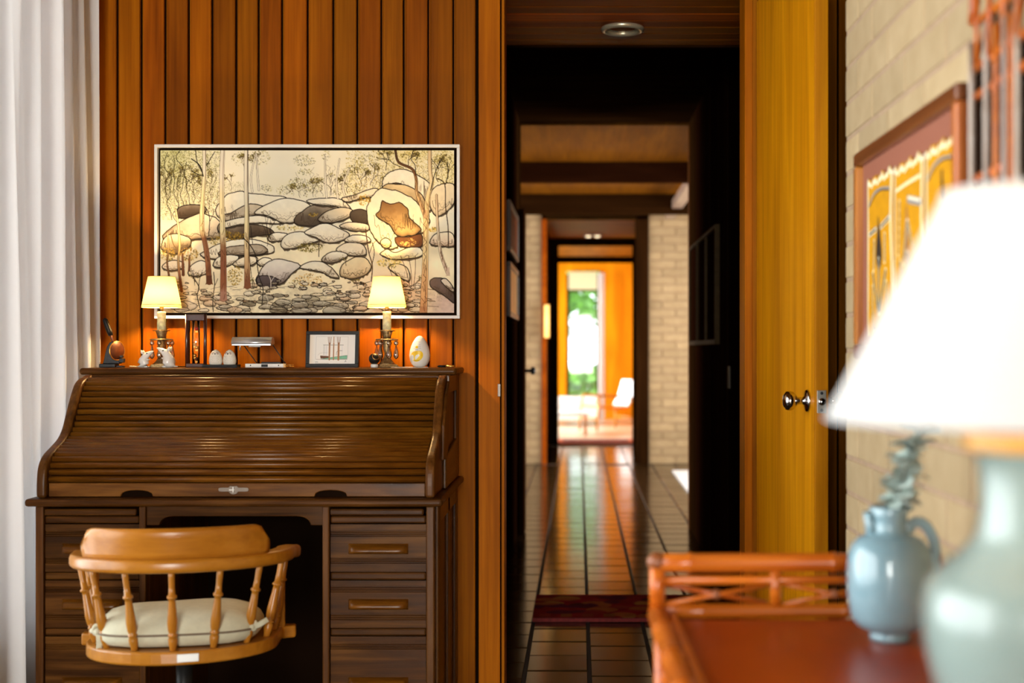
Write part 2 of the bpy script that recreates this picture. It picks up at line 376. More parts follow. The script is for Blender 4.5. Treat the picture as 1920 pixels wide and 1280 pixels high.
class Canvas:
    def __init__(s, W, H, col, x0=0, y0=0, x1=None, y1=None):
        s.W, s.H = W, H; s.im = np.ones((H, W, 3))*np.array(col)
        s.x0, s.y0 = x0, y0; s.kx = W/((x1 or W)-x0); s.ky = H/((y1 or H)-y0)
        s.n1 = vnoise(H, W, 40, 5); s.n2 = vnoise(H, W, 9, 6)
    def m(s, pts): return np.array([((x-s.x0)*s.kx, (y-s.y0)*s.ky) for x, y in pts], float)
    def win(s, P, pad):
        a = max(0, int(P[:, 0].min()-pad)); b = min(s.W, int(P[:, 0].max()+pad)+1)
        c = max(0, int(P[:, 1].min()-pad)); d = min(s.H, int(P[:, 1].max()+pad)+1)
        if b <= a or d <= c: return None
        yy, xx = np.mgrid[c:d, a:b]; return a, b, c, d, xx+.5, yy+.5
    def dist(s, P, xx, yy, closed):
        D = np.full(xx.shape, 1e9); n = len(P)
        for i in range(n if closed else n-1):
            p, q = P[i], P[(i+1) % n]; v = q-p; l = max(1e-9, v@v)
            t = np.clip(((xx-p[0])*v[0]+(yy-p[1])*v[1])/l, 0, 1)
            D = np.minimum(D, np.hypot(xx-p[0]-t*v[0], yy-p[1]-t*v[1]))
        return D
    def blend(s, w_, col, al):
        a, b, c, d = w_[:4]; al = al[..., None]; s.im[c:d, a:b] = s.im[c:d, a:b]*(1-al)+np.array(col)*al if not isinstance(col, np.ndarray) or col.ndim == 1 else s.im[c:d, a:b]*(1-al)+col*al
    def poly(s, pts, top, bot=None, line=None, lw=.8, rough=0, al=1, edge=0, edgecol=(.35,.28,.2), smooth=True, map_=True):
        P = s.m(pts) if map_ else np.array(pts, float)
        if smooth: P = catmull(P)
        if rough: P = P+rng.normal(0, rough, P.shape)
        w_ = s.win(P, 4)
        if w_ is None: return
        a, b, c, d, xx, yy = w_
        ins = np.zeros(xx.shape, bool); n = len(P)
        for i in range(n):
            p, q = P[i], P[(i+1) % n]
            if p[1] == q[1]: continue
            ins ^= ((p[1] > yy) != (q[1] > yy)) & (xx < (q[0]-p[0])*(yy-p[1])/(q[1]-p[1])+p[0])
        D = s.dist(P, xx, yy, True); A = np.clip(np.where(ins, D, -D)+.5, 0, 1)*al
        t = np.clip((yy-P[:, 1].min())/max(1, np.ptp(P[:, 1])), 0, 1)
        bot = top if bot is None else bot
        t = np.clip(t+(s.n1[c:d, a:b]-.5)*.7, 0, 1)[..., None]
        colr = np.array(top)*(1-t)+np.array(bot)*t
        colr = colr*(1+(s.n2[c:d, a:b]-.5)*.10)[..., None]
        if edge:
            e = np.exp(-D/edge)*np.clip((t[..., 0]-.25)*1.6, 0, 1); e = e[..., None]*.75
            colr = colr*(1-e)+np.array(edgecol)*e
        s.blend(w_, colr, A)
        if line is not None:
            s.blend(w_, np.array(line), np.clip(1.45-D/lw, 0, 1)*np.clip(.6+s.n2[c:d, a:b]*.7, 0, 1)*.95)
    def stroke(s, pts, width, col, al=1, smooth=True, col2=None, map_=True):
        P = s.m(pts) if map_ else np.array(pts, float)
        if smooth and len(P) > 2: P = catmull(P, closed=False)
        mw = max(width) if isinstance(width, (tuple, list)) else width
        w_ = s.win(P, mw+2)
        if w_ is None: return
        a, b, c, d, xx, yy = w_
        D = s.dist(P, xx, yy, False)
        t = np.clip((yy-P[:, 1].min())/max(1, np.ptp(P[:, 1])), 0, 1)
        ww = width[0]*(1-t)+width[1]*t if isinstance(width, (tuple, list)) else width
        A = np.clip(ww/2-D+.5, 0, 1)*al
        if isinstance(col, list):
            cs = np.array(col); k = np.clip(t+(s.n1[c:d, a:b]-.5)*.25, 0, .9999)*(len(cs)-1); ki = k.astype(int); kf = (k-ki)[..., None]
            colr = cs[ki]*(1-kf)+cs[ki+1]*kf
        else: colr = np.array(col)
        s.blend(w_, colr, A)
    def dots(s, n, box, col, size=(.6, 1.6), al=.6, mask=None):
        (a0, b0), (a1, b1) = s.m([(box[0], box[1]), (box[2], box[3])])
        for _ in range(n):
            x = rng.uniform(a0, a1); y = rng.uniform(b0, b1)
            if mask is not None and not mask(x, y): continue
            r = rng.uniform(*size); w_ = s.win(np.array([[x, y]]), r+1)
            if w_ is None: continue
            D = np.hypot(w_[4]-x, w_[5]-y); s.blend(w_, np.array(col), np.clip(r-D+.5, 0, 1)*al)
def catmull(P, closed=True, k=5):
    n = len(P); out = []
    for i in range(n if closed else n-1):
        if closed: p = [P[(i+j-1) % n] for j in range(4)]
        else: p = [P[max(0, i-1)], P[i], P[i+1], P[min(n-1, i+2)]]
        for q in range(k):
            t = q/k
            out.append(.5*(2*p[1]+(p[2]-p[0])*t+(2*p[0]-5*p[1]+4*p[2]-p[3])*t*t+(3*p[1]-p[0]-3*p[2]+p[3])*t**3))
    if not closed: out.append(P[-1])
    return np.array(out)
def print_mesh(name, im, fn):
    """grid mesh carrying the raster as a colour attribute; fn(u, v) -> (x, y, z) arrays with v downwards"""
    H, W = im.shape[:2]
    v, u = np.mgrid[0:1:complex(0, H), 0:1:complex(0, W)]
    x, y, z = fn(u, v); co = np.stack([x+0*u, y+0*u, z+0*u], -1).reshape(-1, 3)
    i = np.arange((H-1)*(W-1)); r = i//(W-1); c = i % (W-1); a = r*W+c
    q = np.stack([a, a+W, a+W+1, a+1], -1)
    me = bpy.data.meshes.new(name)
    me.vertices.add(len(co)); me.vertices.foreach_set('co', co.ravel())
    me.loops.add(q.size); me.loops.foreach_set('vertex_index', q.ravel().astype(np.int32))
    me.polygons.add(len(q)); me.polygons.foreach_set('loop_start', (np.arange(len(q))*4).astype(np.int32))
    me.update(calc_edges=True)
    at = me.color_attributes.new('print', 'FLOAT_COLOR', 'POINT')
    c4_ = np.ones((len(co), 4)); c4_[:, :3] = lin(np.clip(im, 0, 1)).reshape(-1, 3)
    at.data.foreach_set('color', c4_.ravel())
    me.polygons.foreach_set('use_smooth', np.ones(len(q), bool))
    me.update(); return me


# ================================================================ STRUCTURE
WY = 4.44
H1 = 2.75
# --- study back wall with vertical boards
wb = MB().box(-1.82, -.262, 4.452, 4.54, 0, H1).box(.60, 1.6, 4.452, 4.54, 0, H1).box(-.262, .60, 4.452, 4.54, 2.45, H1).build('wall_back', M['backing'])
struct(wb, 'study end wall lined with vertical cedar boards behind the desk', 'wall')
edges = [86, 131, 176, 220, 265, 310, 354, 398, 443, 485, 529, 577, 625, 670, 715, 757, 803, 850, 893]
for i in range(len(edges)-1):
    a = wx(edges[i]+4.2, WY); b = wx(edges[i+1]-1.5, WY)
    o = MB().box(-(b-a)/2, (b-a)/2, 0, .018, 0, H1).build('board', M['board'], wb, .0035, 2, loc=((a+b)/2, 4.432+random.uniform(-.001, .001), 0))
    # thin tongue showing in the shadow gap
    a2 = wx(edges[i]+1.2, WY); b2 = wx(edges[i]+4.2, WY)
    MB().box(0, b2-a2, 0, .006, 0, H1).build('board_tongue', M['board'], o, loc=(a2-(a+b)/2, .014, 0))
for k in range(10):
    a = .655+k*.082
    MB().box(0, .076, 0, .018, 0, H1).build('board', M['board'], wb, .0035, 2, loc=(a, 4.432, 0))
t1 = struct(MB().box(wx(898, WY), wx(938, WY), 4.425, 4.452, 0, H1).build('trim_1', M['trim'], None, .002), 'wide cedar door trim with strike plate left of the hallway', 'trim')
sp = MB().box(-.004, .006, -.002, .012, -.022, .022).build('strike_plate', M['oldsteel'], t1, .001, loc=(wx(937.5, WY)-.003, 4.424, wz(731, WY)))
struct(MB().box(wx(940.5, WY), wx(946, WY), 4.432, 4.56, 0, 2.45).build('trim_2', M['trim'], None, .002), 'narrow reddish stop strip on the left hallway jamb', 'trim')
t3 = struct(MB().box(wx(1395, WY), wx(1409.5, WY), 4.42, 4.56, 0, H1).build('trim_3', M['trim'], None, .002), 'narrow cedar jamb strip beside the open door', 'trim')
struct(MB().box(wx(1409.5, WY), wx(1421, WY), 4.438, 4.54, 0, H1).build('trim_4', M['trim'], None, .002), 'rebated hinge strip behind the open door', 'trim')
# --- right wall of pale bricks, ending short of the open door
WX, WE = .65, 3.12
wr = struct(MB().box(WX+.003, WX+.12, -6.1, WE-.003, 0, H1).build('wall_right', M['mortar']), 'pale brick wall behind the bamboo table', 'wall')
def brick_mesh(l, h, d=.003, e=.003):
    return MB().add([(0,e*.3,e*.3),(0,l-e*.3,e*.3),(0,l-e*.3,h-e*.3),(0,e*.3,h-e*.3),(-d,e,e),(-d,l-e,e),(-d,l-e,h-e),(-d,e,h-e)],
          [(4,5,6,7),(0,1,5,4),(1,2,6,5),(2,3,7,6),(3,0,4,7)]).mesh('brick')
BL, BH = .285, .0855
bk_full = brick_mesh(BL-.008, BH-.008); bk_half = brick_mesh(BL/2-.008, BH-.008)
bfar = MB()
for r in range(32):
    yy = WE; first = True
    while yy > -6:
        L_ = BL/2 if (first and r % 2) else BL
        first = False
        if yy-L_ > 1.0 and r >= 4:
            obj('brick', bk_half if L_ < .2 else bk_full, M['block'], wr, loc=(WX+.003+random.uniform(0, .001), yy-L_+.004, r*BH+.004))
        elif yy-L_ > -6:
            bfar.box(WX, WX+.006, yy-L_+.006, yy-.006, r*BH+.006, (r+1)*BH-.002)
        yy -= L_
stuff(bfar.build('bricks', M['block'], wr))
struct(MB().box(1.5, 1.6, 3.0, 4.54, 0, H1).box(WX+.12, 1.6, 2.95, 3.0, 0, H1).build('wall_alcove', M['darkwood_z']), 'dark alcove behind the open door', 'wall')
# --- left wall with the study window (glass in a timber frame)
SILL = .3
wlf = struct(MB().box(-1.92, -1.80, -6.0, -5.3, 0, H1).box(-1.92, -1.80, -.75, -.25, 0, H1).box(-1.92, -1.80, 4.2, 4.54, 0, H1).box(-1.92, -1.80, -.25, 4.2, 0, SILL).box(-1.92, -1.80, -.25, 4.2, 2.52, H1).box(-1.92, -1.80, -5.3, -.75, 0, SILL).box(-1.92, -1.80, -5.3, -.75, 2.52, H1).build('wall_left', M['white']), 'study side wall around the curtained window', 'wall')
for nm, ya, yb, lab in (('window_1', -.25, 4.2, 'tall timber study window beside the white curtain'), ('window_7', -5.3, -.75, 'tall timber study window behind the viewpoint')):
    w1 = struct(MB().box(-1.90, -1.84, ya, yb, SILL, SILL+.05).box(-1.90, -1.84, ya, yb, 2.47, 2.52).build(nm, M['trim']), lab, 'window')
    st_ = (yb-ya-.05)/4
    for k in range(5):
        MB().box(-1.90, -1.84, 0, .05, SILL+.05, 2.47).build('mullion', M['trim'], w1, loc=(0, ya+k*st_, 0))
        if k < 4: MB().box(-1.872, -1.868, 0, st_-.05, SILL+.05, 2.47).build('pane', M['pane'], w1, loc=(0, ya+k*st_+.05, 0))
struct(MB().box(-1.92, .77, -6.1, -6.0, 0, .25).box(-1.92, .77, -6.1, -6.0, 2.55, H1).box(-1.92, -1.75, -6.1, -6.0, .25, 2.55).box(.55, .77, -6.1, -6.0, .25, 2.55).build('wall_front', M['white']), 'study wall behind the viewpoint', 'wall')
w6 = struct(MB().box(-1.75, .55, -6.08, -6.02, .25, .31).box(-1.75, .55, -6.08, -6.02, 2.49, 2.55).build('added_window_6', M['trim']), 'added wide window behind the viewpoint, unseen, for the fill lamp', 'window')  # unseen, put in to give the fill lamp an opening
for k in range(4):
    MB().box(0, .06, -6.08, -6.02, .31, 2.49).build('mullion', M['trim'], w6, loc=(-1.75+k*.7467, 0, 0))
    if k < 3: MB().box(0, .6867, -6.052, -6.048, .31, 2.49).build('pane', M['pane'], w6, loc=(-1.69+k*.7467, 0, 0))
struct(MB().box(-1.92, 1.6, -6.1, 4.54, H1, H1+.1).build('ceiling', M['ceil']), 'timber study ceiling', 'ceiling')
# --- hallway shell
HL, HR, HE = -.40, .746, 8.57
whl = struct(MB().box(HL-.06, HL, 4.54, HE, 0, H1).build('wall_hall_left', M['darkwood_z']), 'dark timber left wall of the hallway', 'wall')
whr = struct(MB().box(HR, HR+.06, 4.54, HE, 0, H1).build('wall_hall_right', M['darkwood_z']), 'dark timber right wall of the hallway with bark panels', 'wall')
for k in range(9):
    MB().box(-.004, .002, 0, .43, 0, H1).build('board', M['darkwood_z'], whr, .002, loc=(HR, 4.62+k*.44, 0))
    MB().box(-.002, .004, 0, .43, 0, H1).build('board', M['darkwood_z'], whl, .002, loc=(HL, 4.62+k*.44, 0))
struct(MB().box(HR-.012, HR+.07, HE-.03, HE+.02, 0, 2.70).build('trim_5', M['ceil'], None, .003), 'pale timber end post of the right hallway wall', 'trim')
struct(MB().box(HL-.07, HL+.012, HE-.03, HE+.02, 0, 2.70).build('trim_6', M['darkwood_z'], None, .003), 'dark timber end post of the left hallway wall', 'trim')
# soffit of narrow boards running across the hall
cs = struct(MB().box(HL-.06, HR+.06, 4.54, 5.36, 2.485, H1).build('ceiling_hall', M['backing']), 'low board-lined soffit at the start of the hallway', 'ceiling')
for k in range(8):
    MB().box(HL, HR, 0, .094, 0, .014).build('board', M['soffit'], cs, .004, loc=(0, 4.55+k*.101, 2.471))
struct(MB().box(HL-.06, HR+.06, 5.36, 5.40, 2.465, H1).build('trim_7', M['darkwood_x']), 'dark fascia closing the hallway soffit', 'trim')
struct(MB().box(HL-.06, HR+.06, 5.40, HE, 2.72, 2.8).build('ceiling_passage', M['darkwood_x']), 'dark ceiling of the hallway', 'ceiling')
struct(MB().box(-3.0, 3.6, HE, 13.46, 2.70, 2.8).build('ceiling_gallery', M['ceil']), 'lit timber ceiling of the cross gallery', 'ceiling')
def beam(n, Y, y0, y1, label, d=.10):
    struct(MB().box(-1.6, 1.9, Y, Y+d, wz(y1, Y), 2.70).build('trim_%d' % n, M['darkwood_x'], None, .004), label, 'beam')
beam(8, 10.25, 300, 341, 'nearer dark ceiling beam across the gallery')
beam(9, 12.35, 370, 401, 'farther dark ceiling beam across the gallery')
struct(MB().box(.90, 1.0, HE+.02, 13.36, 2.56, 2.64).build('trim_10', M['greycane'], None, .004), 'pale beam running along the right of the gallery ceiling', 'beam')
struct(MB().box(-3.0, HL-.06, HE-.08, HE, 0, H1).box(HR+.06, 3.6, HE-.08, HE, 0, H1).build('wall_gallery_near', M['white']), 'near wall of the cross gallery', 'wall')
FY = 13.4
fo0, fo1 = wx(1016, FY), wx(1216, FY)
wf = struct(MB().box(-3.0, fo0, FY+.012, FY+.2, 0, 2.7).box(fo1, 3.6, FY+.012, FY+.2, 0, 2.7).box(fo0, fo1, FY+.012, FY+.2, 2.60, 2.7).build('wall_gallery_far', M['mortar']), 'pale block wall at the far side of the gallery', 'wall')
def fbrick(l): 
    return MB().add([(0,0,0),(l,0,0),(l,0,.078),(0,0,.078),(.004,-.008,.004),(l-.004,-.008,.004),(l-.004,-.008,.074),(.004,-.008,.074)], [(4,5,6,7),(0,1,5,4),(1,2,6,5),(2,3,7,6),(3,0,4,7)]).mesh('brick')
fb, fh = fbrick(.277), fbrick(.1345)
for r in range(31):
    h_ = r % 2; z_ = r*BH+.004
    if h_:
        obj('brick', fh, M['block'], wf, loc=(fo0-.1385, FY+.012, z_)); obj('brick', fh, M['block'], wf, loc=(fo1+.004, FY+.012, z_))
    for k in range(3):
        o_ = (BL/2 if h_ else 0)+k*BL
        if k < 2: obj('brick', fb, M['block'], wf, loc=(fo0-BL-o_+.004, FY+.012, z_))
        obj('brick', fb, M['block'], wf, loc=(fo1+o_+.004, FY+.012, z_))
# vestibule beyond it
VY = 16.0
struct(MB().box(fo0-.1, fo0+.02, FY+.2, VY, 0, 2.6).build('wall_vestibule_left', M['darkwood_z']), 'dark left side of the far vestibule', 'wall')
struct(MB().box(fo1-.02, fo1+.1, FY+.2, VY, 0, 2.6).build('wall_vestibule_right', M['darkwood_z']), 'dark right side of the far vestibule', 'wall')
struct(MB().box(fo0, fo0+.045, FY-.02, FY+.2, 0, 2.6).build('trim_11', M['soffit'], None, .003), 'timber left jamb of the far block-wall opening', 'trim')
struct(MB().box(fo1-.13, fo1, FY-.02, FY+.2, 0, 2.6).build('trim_12', M['darkwood_z'], None, .003), 'dark timber right jamb of the far block-wall opening', 'trim')
struct(MB().box(fo0, fo1, FY-.02, FY+.06, 2.56, 2.62).build('trim_13', M['darkwood_x'], None, .003), 'dark lintel of the far block-wall opening', 'trim')
struct(MB().box(fo0-.1, fo1+.1, FY+.06, VY, 2.59, 2.68).build('ceiling_vestibule', M['soffit']), 'timber vestibule ceiling with two small spotlights', 'ceiling')
vo0, vo1 = wx(1047, VY), wx(1186, VY)
struct(MB().box(-3.0, vo0, VY, VY+.1, 0, H1).box(vo1, 2.0, VY, VY+.1, 0, H1).box(vo0, vo1, VY, VY+.1, 2.50, H1).build('wall_living_near', M['darkwood_z']), 'dark timber wall around the far doorway', 'wall')
struct(MB().box(vo0, vo1, VY+.1, VY+.16, 2.29, 2.37).build('trim_14', M['darkwood_x']), 'dark transom across the far doorway', 'trim')
# living room at the end
LY = 22.0
lw0, lw1 = wx(1062, LY), wx(1124, LY)
wlv = struct(MB().box(-3.0, lw0, LY, LY+.1, 0, H1).box(lw1, 2.0, LY, LY+.1, 0, H1).box(lw0, lw1, LY, LY+.1, wz(508, LY), H1).box(lw0, lw1, LY, LY+.1, 0, .1).build('wall_living_far', M['doorwood']), 'orange timber end wall with the far garden window', 'wall')
struct(MB().box(1.15, 1.25, VY+.1, LY, 0, H1).build('wall_living_right', M['trim']), 'orange timber side wall of the far living room', 'wall')
struct(MB().box(-3.0, 2.0, VY+.1, LY+.1, H1, H1+.1).build('ceiling_living', M['ceil']), 'timber ceiling of the far living room', 'ceiling')
w2 = struct(MB().box(lw0, lw0+.05, LY-.03, LY+.05, .1, 2.5).box(lw1-.05, lw1, LY-.03, LY+.05, .1, 2.5).box(lw0, lw1, LY-.03, LY+.05, .1, .15).box(lw0, lw1, LY-.03, LY+.05, wz(547, LY), wz(541, LY)).build('window_2', M['darkwood_z']), 'bright garden window at the end of the house', 'window')
MB().box(lw0+.05, lw1-.05, LY, LY+.006, .15, wz(547, LY)).build('pane', M['pane'], w2)
MB().box(lw0+.05, lw1-.05, LY, LY+.006, wz(541, LY), wz(508, LY)).build('pane', M['pane'], w2)
for nm, X, Y0, Y1, side, lab in (('window_3', 3.5, HE, 13.4, 1, 'gallery window on the right'), ('window_4', -2.9, HE, 13.4, -1, 'gallery window on the left'), ('added_window_5', -2.9, VY+.1, LY, -1, 'added living room side window, out of view')):  # the living room one is added out of view for its lamp
    wd = struct(MB().box(X-.03, X+.03, Y0, Y1, 0, .15).box(X-.03, X+.03, Y0, Y1, 2.5, H1).box(X-.03, X+.03, Y0, Y0+.08, .15, 2.5).box(X-.03, X+.03, Y1-.08, Y1, .15, 2.5).box(X-.03, X+.03, (Y0+Y1)/2-.04, (Y0+Y1)/2+.04, .15, 2.5).build(nm, M['trim']), lab, 'window')
    MB().box(X-.003, X+.003, Y0+.08, (Y0+Y1)/2-.04, .15, 2.5).build('pane', M['pane'], wd)
    MB().box(X-.003, X+.003, (Y0+Y1)/2+.04, Y1-.08, .15, 2.5).build('pane', M['pane'], wd)
# --- floor
fl = struct(MB().box(-1.92, 1.6, -6.1, 4.54, -.1, -.006).box(HL-.06, HR+.06, 4.54, HE, -.1, -.006).box(-3.0, 3.6, HE, VY, -.1, -.006).build('floor', M['grout']), 'dark glossy terracotta tile floor of the hallway', 'floor')
def tile_b(b, x0, y0, w_=.232, l=.232, dz=0):
    e = .005
    b.add([(x0,y0,-.008),(x0+w_,y0,-.008),(x0+w_,y0+l,-.008),(x0,y0+l,-.008),(x0+e,y0+e,dz),(x0+w_-e,y0+e,dz),(x0+w_-e,y0+l-e,dz),(x0+e,y0+l-e,dz)],
          [(4,5,6,7),(0,1,5,4),(1,2,6,5),(2,3,7,6),(3,0,4,7)])
    return b
tm = tile_b(MB(), 0, 0).mesh('tile')
cx0 = -.44
for c_ in range(5):
    o_ = (0, .11, .03, .15, .07)[c_]
    for r in range(38):
        y0 = 4.44+o_+r*.24
        if y0 > 13.2: break
        obj('tile', tm, M['tile'], fl, loc=(cx0+c_*.24+.004, y0, random.uniform(-.0015, .0)), rot=(random.uniform(-.004, .004), random.uniform(-.004, .004), 0))
gt = MB()
for c_ in list(range(-8, 0))+list(range(5, 13)):
    for r in range(20): tile_b(gt, cx0+c_*.24+.004, 8.6+r*.24+(c_ % 3)*.08, dz=random.uniform(-.002, 0))
for c_ in range(5):
    for r in range(11): tile_b(gt, cx0+c_*.24+.004, 13.45+r*.24, dz=random.uniform(-.002, 0))
for c_ in range(-6, 7):
    for r in range(43): tile_b(gt, cx0+c_*.24+.004-.02, -5.95+r*.24, dz=random.uniform(-.002, 0))
stuff(gt.build('far_tiles', M['tile'], fl))
struct(MB().box(-3.0, 2.0, VY, LY+.1, -.1, 0).build('floor_living', M['palefloor']), 'pale bright floor of the far living room', 'floor')
lawn = MB(); G = 12
for i in range(G+1):
    for j in range(G+1): lawn.v.append((-25+50*i/G, 22.1+40*j/G, -.15+random.uniform(-.05, .05)))
lawn.f = [(i*(G+1)+j, (i+1)*(G+1)+j, (i+1)*(G+1)+j+1, i*(G+1)+j+1) for i in range(G) for j in range(G)]; lawn.sm = [True]*len(lawn.f)
o = lawn.build('lawn', M['grass']); struct(o, 'sunlit lawn outside the far window', 'lawn')

# --- open study door on the right
dr = struct(MB().box(0, .04, -.815, 0, .012, 2.40).build('door_1', M['doorwood'], None, .0025, loc=(wx(1418, 4.43), 4.425, 0), rot=(0, 0, R(3.6))), 'open honey-coloured cedar door seen nearly edge on', 'door')
def knob_b(sign):
    b = MB().lathe([(.0005,0),(.031,0),(.033,.004),(.030,.009),(.012,.012),(.0105,.02),(.0105,.034),(.018,.038),(.026,.046),(.0285,.056),(.026,.066),(.016,.073),(.0005,.075)], 28, cap0=False, cap1=False)
    return b.xf(Matrix.Rotation(R(-90*sign), 4, 'Y'))
kz = wz(750, 3.72)
knob_b(1).build('knob', M['chrome'], dr, loc=(0, -.745, kz))
knob_b(-1).build('knob', M['chrome'], dr, loc=(.04, -.745, kz))
lp = MB().box(.0065, .0325, -.8175, -.812, kz-.032, kz+.032).build('latch_plate', M['steel'], dr, .001)
MB().lathe([(.0005,0),(.010,0),(.011,.004),(.009,.008),(.0005,.009)], 16, cap0=False, cap1=False).xf(Matrix.Rotation(R(90), 4, 'X')).build('latch_bolt', M['chrome'], lp, loc=(.0195, -.8175, kz))
for dz in (-.024, .024): MB().sphere((.0195, -.8178, kz+dz), .0045, 10, 6, (1,.4,1)).build('screw', M['iron'], lp)
MB().box(-.0012, .0, -.8148, -.757, .014, 2.398).build('lipping', M['doorwood'], dr)


# ================================================================ ROLL-TOP DESK
desk = thing('roll_top_desk', 'large dark oak roll-top desk with closed tambour and two drawer pedestals', 'desk', (-1.008, 4.08, 0))
DX, DY = -1.008, 4.08
def dk(b, name, mat, parent=desk, bevel=.003, **k):
    b.xf(Matrix.Translation((-DX, -DY, 0))); return b.build(name, mat, parent, bevel, **k)
SP = [(4.10,1.112),(4.066,1.106),(4.032,1.0874),(3.996,1.0418),(3.971,1.0031),(3.942,.9586),(3.906,.9298),(3.851,.908),(3.797,.8868),(3.766,.8556),(3.756,.8119),(3.756,.764)]
SPc = catmull(np.array(SP), False, 4)
XL0, XL1, XR0, XR1 = -1.593, -1.565, -.451, -.423
dk(MB().box(-1.617, -.396, 4.14, 4.425, 1.118, 1.140), 'top_slab', M['oak_x'], bevel=.009, seg=3)
dk(MB().box(XL1-.004, XR0+.004, 4.118, 4.16, 1.093, 1.118), 'lip_moulding', M['oak_x'], bevel=.004)
side = [tuple(p) for p in SPc]+[(4.42,.764),(4.42,1.118),(4.12,1.118)]
for (a, b) in ((XL0, XL1), (XR0, XR1)):
    dk(MB().prism(side, 'x', a, b), 'side_panel', M['oak_z'], bevel=.008, seg=3)
# frame-and-panel mouldings on the right outside of the roll top
dk(MB().box(XR1, XR1+.010, 4.33, 4.42, .766, 1.118), 'stile', M['oak_z'], bevel=.003)
dk(MB().box(XR1, XR1+.010, 4.10, 4.33, 1.062, 1.118), 'rail', M['oak_y'], bevel=.003)
dk(MB().prism([(3.99,.766),(4.33,.766),(4.33,.90),(3.99,.86)], 'x', XR1, XR1+.010), 'rail', M['oak_y'], bevel=.003)
dk(MB().prism([(3.95,.965),(4.03,1.06),(4.10,1.10),(4.12,1.06),(4.05,.86),(3.93,.86)], 'x', XR1, XR1+.010), 'stile', M['oak_z'], bevel=.003)
dk(MB().box(XL1, XR0, 4.40, 4.42, .764, 1.118), 'back_panel', M['oak_x'])
# tambour slats along the S curve
off = np.array([(p[0]+.026, p[1]) for p in SPc if p[1] < 1.11])
tot = np.concatenate([[0], np.cumsum(np.hypot(*np.diff(off, axis=0).T))])
zrail = .806
# arc length where the bottom rail begins
sr = np.interp(-zrail, -off[:, 1], tot)
NS = 21; s0 = .006
prof = [(-.5+i/8.0) for i in range(9)]
slw = (sr-s0)/NS
pp = [(u*slw*.90, .0098*math.cos(u*PI*.96)-.002) for u in prof]
poly = [(z_, -h) for (z_, h) in pp]+[(slw*.42, .004), (-slw*.42, .004)]
slat_me = MB()
slat_me.prism([(y_, z_) for (z_, y_) in poly], 'x', -(XR0-XL1)/2+.001, (XR0-XL1)/2-.001, True)
slat_me = slat_me.mesh('slat')
for k in range(NS):
    s_ = s0+(k+.5)*slw
    y_ = np.interp(s_, tot, off[:, 0]); z_ = np.interp(s_, tot, off[:, 1])
    ya = np.interp(s_-.006, tot, off[:, 0]); za = np.interp(s_-.006, tot, off[:, 1])
    yb = np.interp(s_+.006, tot, off[:, 0]); zb = np.interp(s_+.006, tot, off[:, 1])
    ang = math.atan2(ya-yb, za-zb)
    obj('slat', slat_me, M['oak_slat'], desk, loc=((XL1+XR0)/2-DX, y_-DY, z_), rot=(-ang, 0, 0))
dk(MB().prism([(p[0]+.012, p[1]) for p in off]+[(4.3, .77), (4.3, 1.1)], 'x', XL1+.002, XR0-.002), 'tambour_backing', M['backing'], bevel=0)
# bottom rail of the roll with finger notches
yr = 3.776
def rail_poly():
    x0, x1, z0, z1 = XL1+.002, XR0-.002, .766, zrail
    pts = [(x0, z1), (x0, z0)]
    for cx in (wx(256, yr), wx(620, yr)):
        for k in range(9):
            a = PI-PI*k/8; pts.append((cx+.048*math.cos(a), z0+.019*math.sin(a)**.7 if 0 < k < 8 else z0))
    return pts+[(x1, z0), (x1, z1)]
lr = dk(MB().prism(rail_poly(), 'y', yr, yr+.016), 'roll_rail', M['oak_flat'], bevel=.002)
lc = (wx(438, yr), yr, wz(917.5, yr))
lk = dk(MB().prism([(lc[0]+x*.001, lc[2]+z*.001) for x, z in ((-45,0),(-43,5),(-36,6),(-14,6),(-10,11),(0,10),(10,11),(14,6),(36,6),(43,5),(45,0),(43,-5),(36,-6),(14,-6),(9,-12),(0,-15),(-9,-12),(-14,-6),(-36,-6),(-43,-5))], 'y', yr-.002, yr), 'lock_plate', M['oldsteel'], lr, bevel=.0006)
dk(MB().box(lc[0]-.012, lc[0]+.003, yr-.006, yr-.002, lc[2]-.002, lc[2]+.001).box(lc[0]-.002, lc[0]+.001, yr-.005, yr-.002, lc[2]-.008, lc[2]+.008), 'key_tab', M['white'], lr, bevel=0)
# writing ledge
dk(MB().box(-1.617, -.397, 3.73, 4.425, .741, .764), 'writing_ledge', M['oak_x'], bevel=.009, seg=3)
# pedestals
PF = 3.757
for (a, b) in ((XL0, XL0+.024), (wx(261.5, PF), wx(274, PF)), (wx(605, PF), wx(618, PF)), (XR1-.024, XR1)):
    dk(MB().box(a, b, PF-.006, PF+.03, .04, .741), 'post', M['oak_z'], bevel=.004)
for x_ in (XL0+.004, wx(265, PF), wx(609, PF), XR1-.018):
    dk(MB().box(x_, x_+.014, PF+.03, 4.40, .04, .741), 'pedestal_side', M['oak_z'], bevel=0)
dk(MB().box(XL0+.01, XR1-.01, 4.385, 4.40, .04, .741), 'back_board', M['backing'], bevel=0)
for (a, b) in ((3.80, 3.86), (4.10, 4.14), (4.34, 4.40)):
    dk(MB().box(XR1-.004, XR1+.006, a, b, .04, .741), 'stile', M['oak_z'], bevel=.002)
dk(MB().box(XR1-.004, XR1+.006, 3.86, 4.34, .68, .741), 'rail', M['oak_y'], bevel=.002)
